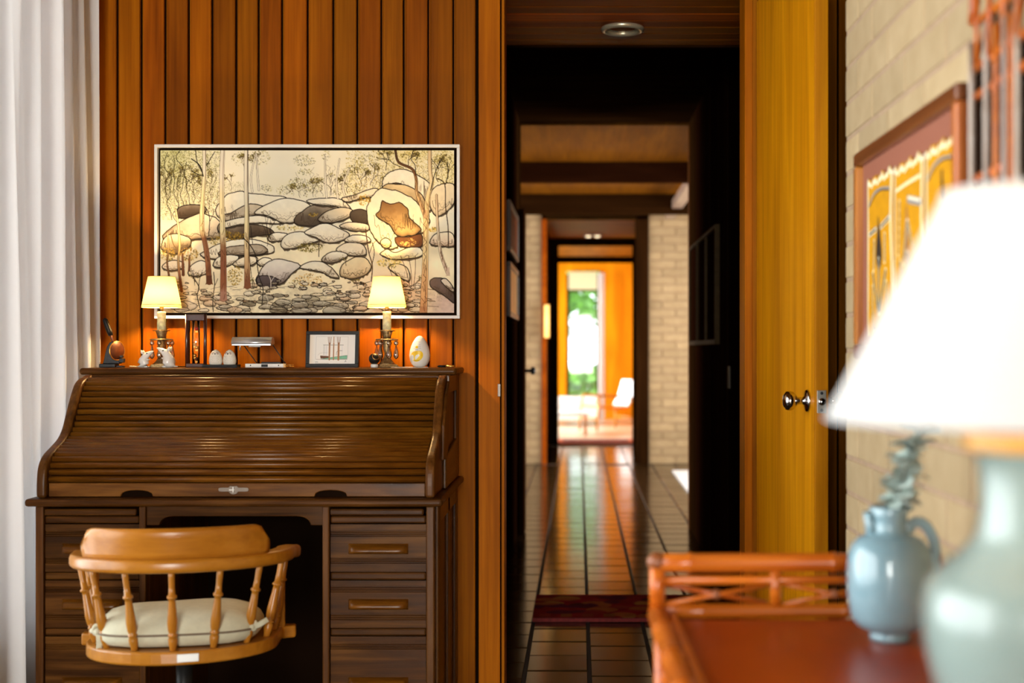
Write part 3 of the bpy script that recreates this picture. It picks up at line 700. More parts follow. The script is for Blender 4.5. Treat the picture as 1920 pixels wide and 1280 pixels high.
def drawer_front(x0, x1, z0, z1, bands, hz, name='drawer'):
    y = PF+.004; pts = [(y+.02, z0), (y, z0)]
    for (zb) in bands:
        for q in range(3):
            zc = zb+(q-1)*.0062
            pts += [(y, zc-.0029), (y+.004, zc-.0012), (y+.004, zc+.0006), (y, zc+.0024)]
    pts += [(y, z1), (y+.02, z1)]
    d = dk(MB().prism(pts, 'x', x0, x1), name, M['oak_x'], bevel=0)
    cx = (x0+x1)/2
    W, h, t = .088, .0155, .028; hb = MB(); nx, nz = 24, 8
    for j in range(nz+1):
        q = -1+2*j/nz
        for i in range(nx+1):
            p = -1+2*i/nx
            e = max(0, 1-abs(p)**9)**.5*max(0, 1-abs(q)**3)**.6
            hb.v.append((cx+W*p, y-.0005-t*e*(1-.18*q), hz+h*q))
    hb.f = [(j*(nx+1)+i, j*(nx+1)+i+1, (j+1)*(nx+1)+i+1, (j+1)*(nx+1)+i) for j in range(nz) for i in range(nx)]; hb.sm = [True]*len(hb.f)
    dk(hb, 'handle', M['oak_slat'], d, bevel=0)
    return d
for (x0, x1) in ((XL0+.026, wx(260, PF)), (wx(619.5, PF), XR1-.0255)):
    z = lambda y_: wz(y_, PF)
    dk(MB().box(x0, x1-.006, PF-.006, PF+.5, z(966), z(953.5)), 'pull_out_board', M['oak_x'], bevel=.005)
    dk(MB().box(x0, x1, PF+.001, PF+.03, z(981), z(967.5)), 'drawer_rail', M['oak_x'], bevel=.005)
    drawer_front(x0, x1, z(1072), z(983), (z(1051), z(1000.5)), z(1029))
    dk(MB().box(x0, x1, PF+.001, PF+.03, z(1087), z(1073)), 'drawer_rail', M['oak_x'], bevel=.005)
    drawer_front(x0, x1, z(1177), z(1088.5), (z(1157), z(1105)), z(1133))
    dk(MB().box(x0, x1, PF+.001, PF+.03, z(1192), z(1178)), 'drawer_rail', M['oak_x'], bevel=.005)
    drawer_front(x0, x1, .10, z(1193.5), (.135, z(1212)), .222)
    dk(MB().box(x0-.03, x1+.03, PF-.004, 4.40, .0, .06), 'plinth', M['oak_x'], bevel=.004)
# kneehole apron with rounded brackets
ka, kb = wx(274, PF), wx(605, PF)
def apron():
    zt, zm, ze = .741, wz(968, PF), wz(985, PF)
    pts = [(ka, zt), (ka, ze), (wx(296, PF), ze)]
    for k in range(7):
        a = PI-PI/2*k/6; pts.append((wx(324, PF)+(wx(324, PF)-wx(298, PF))*math.cos(a), ze+(zm-ze)*math.sin(a)))
    for k in range(7):
        a = PI/2-PI/2*k/6; pts.append((wx(556, PF)+(wx(582, PF)-wx(556, PF))*math.cos(a), ze+(zm-ze)*math.sin(a)))
    return pts+[(wx(584, PF), ze), (kb, ze), (kb, zt)]
dk(MB().prism(apron(), 'y', PF+.004, PF+.024), 'apron', M['oak_x'], bevel=.002)

# ================================================================ CAPTAIN'S CHAIR
CH = (-1.05, 3.41, 0); CR = R(10)
chair = thing('captains_chair', 'honey maple swivel armchair with low curved back and turned spindles', 'chair', CH, CR)
TILT = Matrix.Translation((0, -.26, .45)) @ Matrix.Rotation(R(-3.2), 4, 'X') @ Matrix.Translation((0, .26, -.45))
def arc(Rr, ph, z): return (Rr*math.sin(R(ph)), -Rr*math.cos(R(ph)), z)
def armpath(Rr, z, ext=.07, flare=.012):
    p = [arc(Rr, a, z) for a in range(-92, 93, 8)]
    x = Rr
    l = [(-x-flare*(k/3)**2, ext*k/3, z-.001*k) for k in (3, 2, 1)]
    return l+p+[(-a, b, c) for (a, b, c) in l[::-1]]
RA = .262
MB().sweep(armpath(RA, .666), rrect(.027, .0175, .011)).xf(TILT).build('arm_rail', M['chair_x'], chair)
# back board
bb = MB(); n = 29; rows = 7
for i in range(n):
    t = -1+2*i/(n-1); 
    for side_ in (0, 1):
        for j in range(rows):
            q = j/(rows-1)
            ph = t*(55-4.5*q**2); hh = .076*(1-max(0, (abs(t)-.86)/.14)**2.5*.42)
            rr = RA+.006+.016*q+(.011 if side_ else -.011)*(1 if j < rows-1 else .55)
            bb.v.append(arc(rr, ph, .683+hh*q))
S_ = 2*rows
for i in range(n-1):
    for j in range(rows-1):
        a = i*S_+j; bb.f.append((a, a+1, a+S_+1, a+S_)); bb.sm.append(True)
        a += rows; bb.f.append((a, a+S_, a+S_+1, a+1)); bb.sm.append(True)
    a = i*S_+rows-1; bb.f.append((a, a+rows, a+rows+S_, a+S_)); bb.sm.append(True)
    a = i*S_; bb.f.append((a, a+S_, a+S_+rows, a+rows)); bb.sm.append(True)
for i in (0, n-1):
    for j in range(rows-1):
        a = i*S_+j; bb.f.append((a, a+rows, a+rows+1, a+1)); bb.sm.append(True)
bb.xf(TILT).build('backrest', M['chair_x'], chair)
# turned spindles
def spindle(p0, p1):
    P0, P1 = Vector(p0), Vector(p1)
    st = [(0,.0085),(.06,.010),(.10,.0125),(.16,.0135),(.19,.010),(.20,.0135),(.215,.0135),(.225,.010),(.27,.0135),(.36,.0148),(.48,.0125),(.62,.0098),(.655,.0098),(.66,.0135),(.675,.0145),(.69,.0135),(.695,.0098),(.8,.0085),(.92,.0092),(1,.0092)]
    return MB().tube([P0+(P1-P0)*t for t, r_ in st], [r_*.87 for t, r_ in st], 12)
for k in range(-4, 5):
    ph = k*26
    top = arc(RA, ph, .655) if abs(ph) < 92 else (math.copysign(RA, ph), .055, .655)
    bot = arc(.222, ph*.97, .448) if abs(ph) < 92 else (math.copysign(.228, ph), .045, .448)
    spindle(bot, top).xf(TILT).build('spindle', M['chair_z'], chair)
for s_ in (-1, 1):
    MB().prism([(.105, .43), (.145, .43), (.10, .655), (.062, .655)], 'x', s_*.247-.009, s_*.247+.009).xf(TILT).build('arm_support', M['chair_z'], chair, .004)
sp_ = [arc(.245, a, 0)[:2] for a in range(-90, 91, 6)]+[(.25, .10), (.285, .115), (.285, .155), (.0, .165), (-.285, .155), (-.285, .115), (-.25, .10)]
MB().prism(sp_, 'z', .418, .452).xf(TILT).build('seat', M['chair_x'], chair, .006, 3)
plq = MB().prism([(-.026, .426), (.026, .426), (.026, .446), (-.026, .446)], 'y', -.2475, -.2448).xf(Matrix.Rotation(R(9), 4, 'Z')).xf(TILT)
plq.build('name_plate', M['silver'], chair, .0008)['label'] = 'small silver maker plate'
# swivel base
MB().lathe([(.10,.395),(.10,.418)], 20).build('swivel_plate', M['black'], chair)
MB().lathe([(.022,.15),(.022,.40)], 16).build('column', M['black'], chair)
MB().lathe([(.05,.12),(.055,.15),(.045,.24),(.03,.26)], 16).build('hub', M['chair_z'], chair)
for k in range(4):
    a = R(45+90*k); c_, s_ = math.cos(a), math.sin(a)
    lg = MB().sweep([(.03*c_, .03*s_, .16), (.14*c_, .14*s_, .15), (.24*c_, .24*s_, .085), (.27*c_, .27*s_, .062)], rrect(.02, .02, .008)).build('leg', M['chair_x'], chair)
    MB().torus((.265*c_, .265*s_, .027), .018, .0088, 'y', 16, 6).build('caster', M['black'], lg)

# cushion tied to the spindles
cu = thing('seat_cushion', 'pale sage cotton seat cushion tied to the spindles of the chair', 'cushion', CH, CR)
cb = MB(); rows_ = [(.80,.0),(.94,.006),(1.0,.020),(1.008,.034),(1.0,.046),(.965,.062),(.88,.076),(.72,.085),(.45,.089),(.2,.091),(.01,.0915)]
def dsh(a, k):
    x = math.cos(a); y = math.sin(a); e = 2.9
    r_ = 1/((abs(x)**e+abs(y)**e)**(1/e)); return (.205*r_*x*k*(1+.012*math.sin(5*a)), -.045+.165*r_*y*k)
ns = 48
for (k, z_) in rows_:
    for i in range(ns):
        a = 2*PI*i/ns; x, y = dsh(a, k); cb.v.append((x, y, .454+z_+.003*math.sin(3*a+z_*60)*k*(1 if z_ > .05 else 0)))
for i in range(len(rows_)-1):
    for k in range(ns): cb.f.append((i*ns+k, i*ns+(k+1) % ns, (i+1)*ns+(k+1) % ns, (i+1)*ns+k)); cb.sm.append(True)
cb.f.append(tuple(range(ns))[::-1]); cb.sm.append(False)
cb.f.append(tuple((len(rows_)-1)*ns+k for k in range(ns))); cb.sm.append(True)
cb.xf(TILT).build('pad', M['cushion'], cu)
pth = [dsh(2*PI*i/ns, 1.013)+(.454+.034,) for i in range(ns+1)]
MB().tube(pth, .0028, 6, False).xf(TILT).build('piping', M['piping'], cu)
for ph, s_ in ((-60, 1), (55, -1)):
    c0 = Vector(arc(.226, ph, .492)); t = MB()
    t.torus(tuple(c0), .019, .0055, 'z', 14, 6); t.torus((c0.x, c0.y-.016, c0.z+.004), .012, .005, 'y', 12, 6)
    t.sphere((c0.x, c0.y-.02, c0.z), .009)
    fl_ = [(0,0,0), (.004,-.006,-.012), (.006*s_,-.008,-.030), (.004,-.010,-.046)] if s_ > 0 else [(0,0,0), (-.02,-.012,-.008), (-.045,-.012,-.022), (-.06,-.012,-.032)]
    t.sweep([(c0.x+a, c0.y-.02+b, c0.z+c) for a, b, c in fl_], rrect(.007, .0018, .0015), up=(0, 1, .1))
    f2 = [(0,0,0), (.02,-.002,.006), (.04,.0,.018)] if s_ < 0 else [(0,0,0), (.012,-.004,-.008), (.016,-.006,-.028)]
    t.sweep([(c0.x+a, c0.y-.02+b, c0.z+c) for a, b, c in f2], rrect(.007, .0018, .0015), up=(0, 1, .1))
    t.xf(TILT).build('tie', M['cushion'], cu)

# ================================================================ CURTAIN
ct = MB(); NU, NV = 150, 34
for j in range(NV):
    v = j/(NV-1); z_ = .02+v*2.66
    for i in range(NU):
        u = i/(NU-1)
        yv = 3.42+u*.985
        ph_ = 2*PI*(u*8.6+.35*math.sin(u*7))
        amp = .046*(1-.2*v)+.012*math.sin(u*19+1)
        fl_ = .055*(1-v)**1.2*max(0, u-.55)/.45
        x = -1.70+amp*math.sin(ph_+.5*math.sin(v*2.4+u*5))+.012*math.sin(ph_*2.3+v*2)+fl_+.028*u
        y = yv+.018*math.cos(ph_+v*1.3)
        ct.v.append((min(x, -1.624), min(y, 4.425), z_))
ct.f = [(j*NU+i, j*NU+i+1, (j+1)*NU+i+1, (j+1)*NU+i) for j in range(NV-1) for i in range(NU-1)]; ct.sm = [True]*len(ct.f)
tag(ct.build('curtain', M['curtain']), 'long white linen curtain in soft folds beside the desk', 'curtain')


# ================================================================ LANDSCAPE PAINTING
def paint_landscape():
    W, H = 660, 366
    C = Canvas(W, H, (.93,.86,.72), 50, 57, 1838, 1048)
    n1, n2 = C.n1, C.n2
    yy, xx = np.mgrid[0:H, 0:W]; U = xx/W; V = yy/H
    # sky wash and green scrub left / gold scrub right
    sky = np.array((.97,.92,.81)); C.im[:] = sky*(1+(n1-.5)[..., None]*.05)
    g = np.clip(1.15-U/.20, 0, 1)*np.clip(1.3-V/.36, 0, 1); g = np.clip(g*(.55+n1*.9), 0, 1)[..., None]
    C.im = C.im*(1-g*.85)+np.array((.77,.76,.47))*g*.85
    g = np.clip((U-.60)/.25, 0, 1)*np.clip(1.2-V/.28, 0, 1)*np.clip(n1*2.2-.55, 0, 1); g = g[..., None]
    C.im = C.im*(1-g*.8)+np.array((.86,.76,.40))*g*.8
    g = (np.clip(1-abs(V-.22)/.12, 0, 1)*np.clip((U-.25)/.2, 0, 1)*np.clip(n1*1.8-.55, 0, 1))[..., None]
    C.im = C.im*(1-g*.5)+np.array((.84,.79,.55))*g*.5
    ground = np.clip((V-.45)/.1, 0, 1)[..., None]
    gc = np.array((.95,.87,.70))*(1+(n1-.5)[..., None]*.35)
    C.im = C.im*(1-ground)+gc*ground
    g = (np.clip((V-.80)/.12, 0, 1)*np.clip(n2*1.6-.45, 0, 1))[..., None]
    C.im = C.im*(1-g*.6)+np.array((.52,.44,.34))*g*.6
    g = (np.clip(1-abs(U-.80)/.18, 0, 1)*np.clip((V-.72)/.1, 0, 1))[..., None]
    C.im = C.im*(1-g*.55)+np.array((.86,.62,.48))*g*.55
    g = (np.clip((U-.90)/.06, 0, 1)*np.clip((V-.84)/.08, 0, 1))[..., None]
    C.im = C.im*(1-g*.7)+np.array((.76,.60,.60))*g*.7
    ink = (.12,.08,.05)
    # foliage stipple and twigs
    C.dots(2600, (55, 60, 420, 480), (.60,.58,.24), (.5, 1.3), .45)
    C.dots(700, (420, 250, 560, 420), (.62,.58,.34), (.4, 1.1), .4)
    C.dots(900, (55, 60, 420, 470), (.30,.28,.14), (.4, .9), .6)
    C.dots(1500, (1180, 60, 1835, 300), (.74,.62,.20), (.6, 1.7), .45)
    C.dots(700, (1180, 60, 1835, 330), (.42,.34,.14), (.4, .9), .55)
    for (cx, cy, rx, ry, n) in ((540,110,60,45,90),(660,100,60,50,120),(700,290,40,25,60),(925,120,70,35,160),(930,190,45,22,70),(880,260,50,35,120),(980,280,60,40,140),(1060,90,30,30,40),(1240,190,80,45,220),(1290,120,70,40,120),(1180,300,90,45,200),(800,300,50,30,60)):
        for _ in range(n):
            a = rng.uniform(0, 2*PI); q = rng.uniform()**.5; x, y = cx+rx*q*math.cos(a), cy+ry*q*math.sin(a)
            C.dots(1, (x, y, x+.1, y+.1), (.72,.66,.34) if rng.random() < .6 else (.40,.36,.22), (.5, 1.6), .5)
    def squig(x0, y0, x1, y1, amp, w_, col, al=.9, n=7):
        pts = [(x0+(x1-x0)*t+(rng.normal(0, amp) if 0 < t < 1 else 0), y0+(y1-y0)*t) for t in np.linspace(0, 1, n)]
        C.stroke(pts, w_, col, al); return pts
    for _ in range(70):
        x = rng.uniform(60, 420); y = rng.uniform(190, 480); squig(x, y, x+rng.normal(0, 20), y-rng.uniform(60, 180), 9, .7, (.36,.30,.17), .7)
    for _ in range(75):
        x = rng.uniform(850, 1830); y = rng.uniform(240, 350) if x < 1400 else rng.uniform(180, 300); squig(x, y, x+rng.normal(0, 22), y-rng.uniform(40, 130), 7, .6, (.40,.32,.20), .7)
    for (x, y0, y1) in ((95,70,480),(130,90,500),(170,60,420),(210,130,400)): squig(x, y0, x+25, y1, 12, 1.1, ink, .85, 9)
    cream = (.98,.94,.85); grey = (.74,.67,.58); warm = (.95,.87,.73); dk = (.36,.29,.23); peach = (.96,.88,.75)
    def rock(pts, top=cream, bot=grey, edge=5, **k):
        P = catmull(np.array(pts, float)); n = len(P)
        nz = np.convolve(np.tile(rng.normal(0, 1, n), 3), np.ones(3)/3, 'same')[n:2*n]; c = P.mean(0); P = c+(P-c)*(1+nz*.035)[:, None]
        C.poly([(p[0]+rng.normal(3, 2), p[1]+9+rng.normal(0, 3)) for p in P], (.30,.24,.18), (.24,.19,.14), None, smooth=False, al=.7)
        C.poly([tuple(p) for p in P], top, bot, ink, 1.0, .15, edge=edge*.75, edgecol=dk, smooth=False, **k)
        hgt = np.ptp(P[:, 1]); low = P[P[:, 1] > c[1]-.05*hgt]
        if len(low) > 5:
            low = low[np.argsort(low[:, 0])]
            for kk, al in ((.80, .75), (.55, .45)):
                q = c+(low-c)*np.array([kk*.95, kk*.8])+rng.normal(0, 1, low.shape)*np.array([1, hgt*.045])
                C.stroke([tuple(p) for p in q], 1.0 if kk > .7 else .7, (.33,.25,.18), al)
            C.dots(int(hgt*.5), (P[:, 0].min()+20, c[1], P[:, 0].max()-20, P[:, 1].max()-8), (.45,.37,.29), (.3, .7), .4)
    # back row of slabs
    rock([(150,430),(190,395),(300,392),(330,420),(300,445),(200,470),(150,465)], (.66,.58,.50), dk)
    rock([(60,590),(130,520),(230,465),(300,440),(380,470),(440,540),(400,590),(260,600),(120,620)], peach, (.70,.58,.45))
    rock([(390,420),(440,345),(520,308),(600,318),(720,330),(830,352),(760,420),(640,470),(520,500),(420,480)], cream, warm)
    rock([(410,455),(480,440),(560,395),(620,385),(700,410),(640,445),(560,470),(470,500)], (.78,.69,.57), grey, 6)
    rock([(400,540),(440,490),(560,500),(680,520),(740,560),(640,580),(480,590)], (.72,.62,.51), dk)
    rock([(420,500),(520,470),(650,458),(780,490),(760,505),(650,500),(520,515),(440,530)], cream, warm, 3)
    rock([(620,440),(700,385),(800,352),(900,360),(970,395),(900,445),(860,495),(790,500),(700,455)], cream, warm)
    rock([(860,500),(900,440),(990,390),(1120,395),(1200,430),(1180,470),(1080,500),(960,520)], (.70,.62,.53), (.42,.36,.30), 6)
    rock([(940,362),(1040,350),(1130,352),(1185,380),(1210,430),(1120,400),(990,388)], cream, warm, 3)
    rock([(1010,480),(1060,430),(1150,405),(1215,420),(1205,460),(1120,495),(1060,500)], (.86,.78,.64), grey)
    rock([(1205,440),(1260,415),(1320,440),(1315,500),(1230,500)], (.44,.38,.33), (.30,.25,.21), 3)
    rock([(1150,350),(1230,330),(1310,300),(1370,290),(1380,330),(1280,350),(1190,372)], peach, warm, 3)
    rock([(1140,520),(1200,495),(1310,510),(1310,545),(1220,550)], peach, grey)
    # middle stones
    rock([(60,620),(100,575),(180,570),(235,605),(220,650),(130,690),(60,660)], warm, (.45,.38,.30))
    rock([(290,690),(380,640),(480,605),(580,598),(680,615),(745,655),(700,690),(560,700),(400,720)], cream, warm, 4)
    rock([(400,690),(460,650),(560,635),(650,632),(705,660),(670,690),(540,695)], (.68,.59,.50), grey, 6)
    rock([(705,590),(740,560),(810,562),(830,580),(780,610),(715,612)], cream, warm)
    rock([(785,640),(810,580),(870,555),(950,560),(1020,600),(960,625),(880,650),(820,660)], (.93,.90,.82), warm)
    rock([(930,560),(990,520),(1060,503),(1130,530),(1200,570),(1150,610),(1060,620),(1000,590)], cream, peach)
    rock([(1170,610),(1220,575),(1300,580),(1330,610),(1260,625)], cream, warm, 4)
    rock([(1120,660),(1180,622),(1280,630),(1305,690),(1240,700),(1150,690)], peach, warm)
    rock([(1030,725),(1080,680),(1150,675),(1190,700),(1130,735),(1070,745)], cream, grey)
    rock([(370,760),(400,710),(470,695),(525,705),(500,745),(430,770)], cream, warm)
    rock([(490,750),(560,705),(640,710),(620,750),(540,765)], peach, warm)
    rock([(640,740),(680,710),(730,725),(715,755),(660,760)], cream, warm, 3)
    rock([(220,810),(240,760),(300,730),(340,760),(330,810),(260,825)], cream, peach)
    rock([(60,770),(110,730),(180,735),(190,770),(120,790)], peach, warm)
    rock([(635,845),(680,760),(740,722),(830,730),(905,760),(860,800),(800,860),(720,890),(650,880)], (.86,.82,.78), (.60,.53,.53), 6)
    rock([(635,840),(670,820),(740,830),(770,855),(740,888),(660,885)], (.45,.40,.42), (.35,.30,.32), 2)
    rock([(900,770),(960,735),(1040,740),(1100,780),(1135,830),(1090,830),(1030,800),(960,785)], (.88,.85,.79), warm)
    rock([(1140,810),(1170,745),(1230,712),(1300,715),(1330,760),(1310,810),(1240,838),(1170,835)], (.92,.82,.62), (.84,.70,.50), 5)
    # the hollow boulder
    rock([(1405,280),(1410,225),(1450,185),(1520,172),(1580,190),(1660,235),(1710,300),(1700,420),(1640,400),(1560,290),(1480,255)], cream, warm, 4)
    rock([(1400,290),(1440,265),(1540,268),(1640,330),(1680,430),(1660,500),(1600,420),(1500,320)], (.86,.72,.50), (.62,.48,.34), 5)
    rock([(1312,480),(1310,400),(1345,330),(1400,290),(1500,305),(1590,360),(1650,430),(1690,500),(1650,560),(1570,570),(1500,600),(1490,650),(1420,650),(1350,590)], (.97,.92,.80), (.93,.85,.64), 4)
    rock([(1365,460),(1385,425),(1400,370),(1430,378),(1470,385),(1500,375),(1550,410),(1570,470),(1640,545),(1560,580),(1490,575),(1440,510)], (.66,.46,.27), (.92,.72,.40), 7)
    rock([(1480,590),(1560,585),(1640,570),(1640,640),(1560,650),(1500,640)], (.52,.33,.20), (.62,.40,.26), 3)
    rock([(1390,610),(1420,590),(1455,615),(1440,650),(1400,645)], (.97,.92,.70), (.92,.84,.5), 2)
    rock([(1690,620),(1720,570),(1800,555),(1836,580),(1836,640),(1740,640)], peach, (.80,.62,.5))
    rock([(1700,300),(1760,265),(1836,265),(1836,380),(1780,440),(1730,460),(1690,400)], (.92,.83,.68), (.85,.74,.58), 3)
    rock([(1390,690),(1430,660),(1480,680),(1560,650),(1640,655),(1640,700),(1540,720),(1440,715)], (.98,.95,.85), (.95,.85,.55), 2)
    rock([(1435,770),(1480,748),(1550,770),(1570,850),(1520,840),(1470,800)], (.93,.84,.62), peach, 3)
    rock([(1690,850),(1730,832),(1790,850),(1836,930),(1836,985),(1760,930),(1695,890)], (.55,.47,.45), (.36,.31,.31), 3)
    rock([(1755,850),(1790,840),(1836,900),(1830,920),(1790,890)], (.84,.76,.70), grey, 2)
    # yellow bushes and dry grass
    for (cx, cy, rx, ry, n, c_) in ((480,580,90,28,160,(.80,.62,.18)),(1290,360,40,35,90,(.85,.64,.20)),(95,690,45,40,130,(.80,.66,.26)),(225,690,55,45,170,(.84,.64,.26)),(960,650,80,28,150,(.62,.54,.22)),(505,820,45,60,150,(.78,.62,.26)),(830,530,90,15,80,(.85,.72,.34)),(380,610,40,25,70,(.82,.68,.34)),(950,850,90,40,170,(.85,.64,.32)),(1440,740,80,25,120,(.95,.80,.30)),(1560,620,50,25,80,(.93,.72,.34)),(1710,540,25,15,40,(.9,.7,.2)),(980,450,30,10,25,(.85,.66,.2))):
        for _ in range(n):
            a = rng.uniform(0, 2*PI); q = rng.uniform()**.5; x, y = cx+rx*q*math.cos(a), cy+ry*q*math.sin(a)
            C.dots(1, (x, y, x+.1, y+.1), c_ if rng.random() < .75 else tuple(k*.6 for k in c_), (.7, 2.2), .55)
    C.stroke([(1015, 625), (1015, 705)], 1.6, ink, .9)
    for a in np.linspace(-2.9, -.2, 9): C.stroke([(1015, 632), (1015+35*math.cos(a), 632+28*math.sin(a)+8)], .8, (.30,.22,.16), .8)
    # foreground pebbles
    for _ in range(190):
        x = rng.uniform(60, 1640); y = rng.uniform(850, 1040)
        if 250 < x < 600 and y < 900: continue
        sc = .5+1.1*(y-850)/190; rx = rng.uniform(12, 44)*sc; ry = rx*rng.uniform(.25, .5)
        k = rng.random(); top = (.93,.87,.77) if k < .5 else ((.88,.80,.66) if k < .8 else (.92,.76,.60)); 
        if 560 < x < 1150 and y > 940: top = tuple(q*.78 for q in top)
        C.poly([(x+rx*math.cos(a)*rng.uniform(.8, 1.15), y+ry*math.sin(a)*rng.uniform(.8, 1.15)) for a in np.linspace(0, 2*PI, 8)[:-1]], top, tuple(q*.74 for q in top), ink, .6, .3, al=.8, edge=2, edgecol=dk)
    for _ in range(60):
        x = rng.uniform(560, 1640); y = rng.uniform(880, 1044); squig(x, y, x+rng.uniform(40, 130), y+rng.normal(0, 16), 5, rng.uniform(.6, 1.6), (.24,.18,.13), .7, 6)
    for _ in range(40):
        x = rng.uniform(60, 600); y = rng.uniform(880, 1044); squig(x, y, x+rng.uniform(30, 90), y+rng.normal(0, 14), 4, .7, (.30,.21,.14), .7, 6)
    def branch(x, y, a, l, w_, depth, col):
        x2, y2 = x+l*math.cos(a), y+l*math.sin(a)
        C.stroke([(x, y), ((x+x2)/2+rng.normal(0, l*.10), (y+y2)/2+rng.normal(0, l*.08)), (x2, y2)], w_, col, .9)
        if depth > 0:
            for _ in range(2 if rng.random() < .75 else 3): branch(x2, y2, a+rng.normal(0, .5), l*rng.uniform(.6, .85), max(.5, w_*.7), depth-1, col)
        else:
            for _ in range(3): C.dots(1, (x2-14, y2-12, x2+14, y2+12), (.66,.58,.22) if rng.random() < .6 else (.36,.30,.15), (.6, 1.6), .55)
    for (x, y, l, w_) in ((90,330,55,1.5),(150,300,50,1.3),(210,290,48,1.3),(255,330,44,1.1),(370,300,40,1.0),(480,300,30,.9),(900,345,34,.9),(980,340,36,.9),(1090,330,44,1.1),(1190,320,44,1.1),(1260,290,46,1.1),(1330,270,44,1.1),(1420,180,44,1.2),(1740,250,50,1.5),(1800,230,48,1.3),(1560,160,40,1.2),(640,190,40,1.0),(560,180,34,.9)):
        branch(x, y, -PI/2+rng.normal(0, .15), l, w_, 4, (.30,.22,.13) if w_ > 1 else (.45,.36,.25))
    for (x, y, h) in ((470,600,40),(700,640,60),(1180,760,50),(1460,820,60),(1600,900,70),(260,880,60),(620,900,50),(860,900,40),(1250,900,50)):
        branch(x, y, -PI/2+rng.normal(0, .2), h*.5, 1.0, 2, (.28,.20,.13))
    # trunks
    gw = (.93,.88,.79); yl = (.93,.84,.58); rd = (.66,.43,.29); db = (.42,.25,.17)
    def trunk(pts, w_, cols):
        C.stroke(pts, tuple(x+1.2 for x in w_), (.30,.22,.15), .8); C.stroke(pts, w_, cols)
        pa = np.array(pts, float); k = w_[1]*1.0
        if w_[1] > 6:
            C.stroke([(x+k*.55+rng.normal(0, .8), y) for x, y in pa], 1.3, (.42,.29,.19), .6)
            b = pa[-1]
            C.poly([(b[0]-k*1.3, b[1]-40), (b[0]+k*1.3, b[1]-40), (b[0]+k*1.5, b[1]), (b[0]+k*2.0, b[1]+16), (b[0], b[1]+8), (b[0]-k*2.0, b[1]+16), (b[0]-k*1.5, b[1])], cols[-1], cols[-1], None, smooth=False, al=.9)
            for _ in range(10):
                t = rng.uniform(.45, 1); i = t*(len(pa)-1.001); q = pa[int(i)]*(1-i % 1)+pa[int(i)+1]*(i % 1)
                C.stroke([(q[0]+rng.normal(0, k*.5), q[1]-18), (q[0]+rng.normal(0, k*.5), q[1]+14)], 1.0, (.36,.22,.14), .6)
    trunk([(318,57),(318,200),(310,330),(303,440),(305,540),(322,620),(338,720),(348,860)], (6.5, 12), [gw,gw,yl,yl,rd,(.72,.48,.33),db])
    trunk([(430,57),(424,200),(424,380),(428,520),(434,700),(434,960)], (9, 14), [(.88,.83,.76),(.90,.85,.78),(.88,.80,.60),yl,rd,(.66,.40,.28),(.72,.5,.42)])
    trunk([(572,57),(572,250),(576,420),(576,560),(578,700),(580,885)], (6.5, 13), [gw,gw,(.86,.80,.66),yl,(.80,.62,.42),(.62,.38,.26)])
    C.stroke([(583,57),(584,250),(590,500),(592,700),(614,890)], 1.2, ink, .9)
    trunk([(1688,57),(1690,180),(1700,260),(1680,330),(1668,460),(1664,640),(1660,800),(1650,1048)], (7, 16), [(.86,.70,.48),(.90,.78,.56),(.88,.72,.46),(.94,.80,.52),(.88,.64,.40),(.78,.52,.34)])
    for k in range(14): 
        y = 420+k*44; C.stroke([(1655+rng.normal(0,6), y), (1662+rng.normal(0,6), y+22), (1656+rng.normal(0,6), y+44)], 1.0, (.40,.22,.13), .8)
    trunk([(1480,57),(1500,130),(1580,170),(1606,230),(1610,310),(1640,400),(1662,460)], (4, 8), [(.30,.20,.13),(.62,.42,.26),(.85,.66,.42),(.82,.62,.42)])
    C.stroke([(1390,110),(1440,115),(1470,140),(1530,165)], 1.2, ink); C.stroke([(1440,115),(1430,70)], 1, ink); C.stroke([(1590,60),(1575,110),(1600,150),(1602,210)], 1.4, ink); C.stroke([(1600,120),(1625,80)], 1, ink)
    trunk([(1730,330),(1735,470),(1745,600),(1760,700),(1800,810)], (4, 7), [(.80,.66,.50),(.88,.78,.64),(.80,.66,.56)])
    C.stroke([(1735,230),(1780,265),(1785,400),(1800,520),(1802,640)], 2.0, (.26,.18,.12)); C.stroke([(1785,265),(1800,200),(1796,130)], 1.4, ink); C.stroke([(1695,300),(1720,200),(1760,110)], 1.6, ink); C.stroke([(1745,170),(1700,110)], 1, ink)
    trunk([(145,420),(160,520),(168,640),(160,740),(180,915)], (3.5, 5.5), [yl,yl,(.80,.68,.42),rd,db])
    trunk([(95,560),(100,660),(92,740),(105,830)], (2.2, 3.6), [yl,(.6,.46,.3),db]); C.stroke([(112,560),(130,630),(160,665)], 1.6, (.5,.38,.22))
    trunk([(185,690),(190,815)], (3, 6), [rd, db]); trunk([(228,700),(226,790)], (2.5, 4), [(.7,.5,.34), db])
    C.stroke([(240,110),(290,150),(312,215)], 2.0, ink); C.stroke([(265,60),(275,130),(305,190)], 1.6, ink); C.stroke([(332,150),(355,110),(380,70)], 1.4, ink); C.stroke([(240,180),(270,200),(308,215)], 1.6, ink)
    for (x, y, h, lean) in ((610,310,230,20),(650,300,220,-15),(1062,345,250,-10),(1130,350,240,10),(1170,330,160,30)):
        trunk([(x, y), (x-8, y-h*.4), (x+lean, y-h)], (2, 3.6), [gw, gw])
    C.stroke([(345,580),(350,470),(335,420)], 1.5, ink); C.stroke([(352,490),(375,440),(370,415)], 1, ink)
    C.stroke([(555,590),(600,640),(630,700),(650,820),(675,900),(668,1000)], 1.7, ink); C.stroke([(600,520),(612,630)], 1.1, ink)
    C.stroke([(290,1015),(275,940),(285,890),(250,830)], 1.8, ink); C.stroke([(283,900),(290,840),(305,800)], 1.2, ink); C.stroke([(262,860),(245,790)], 1, ink)
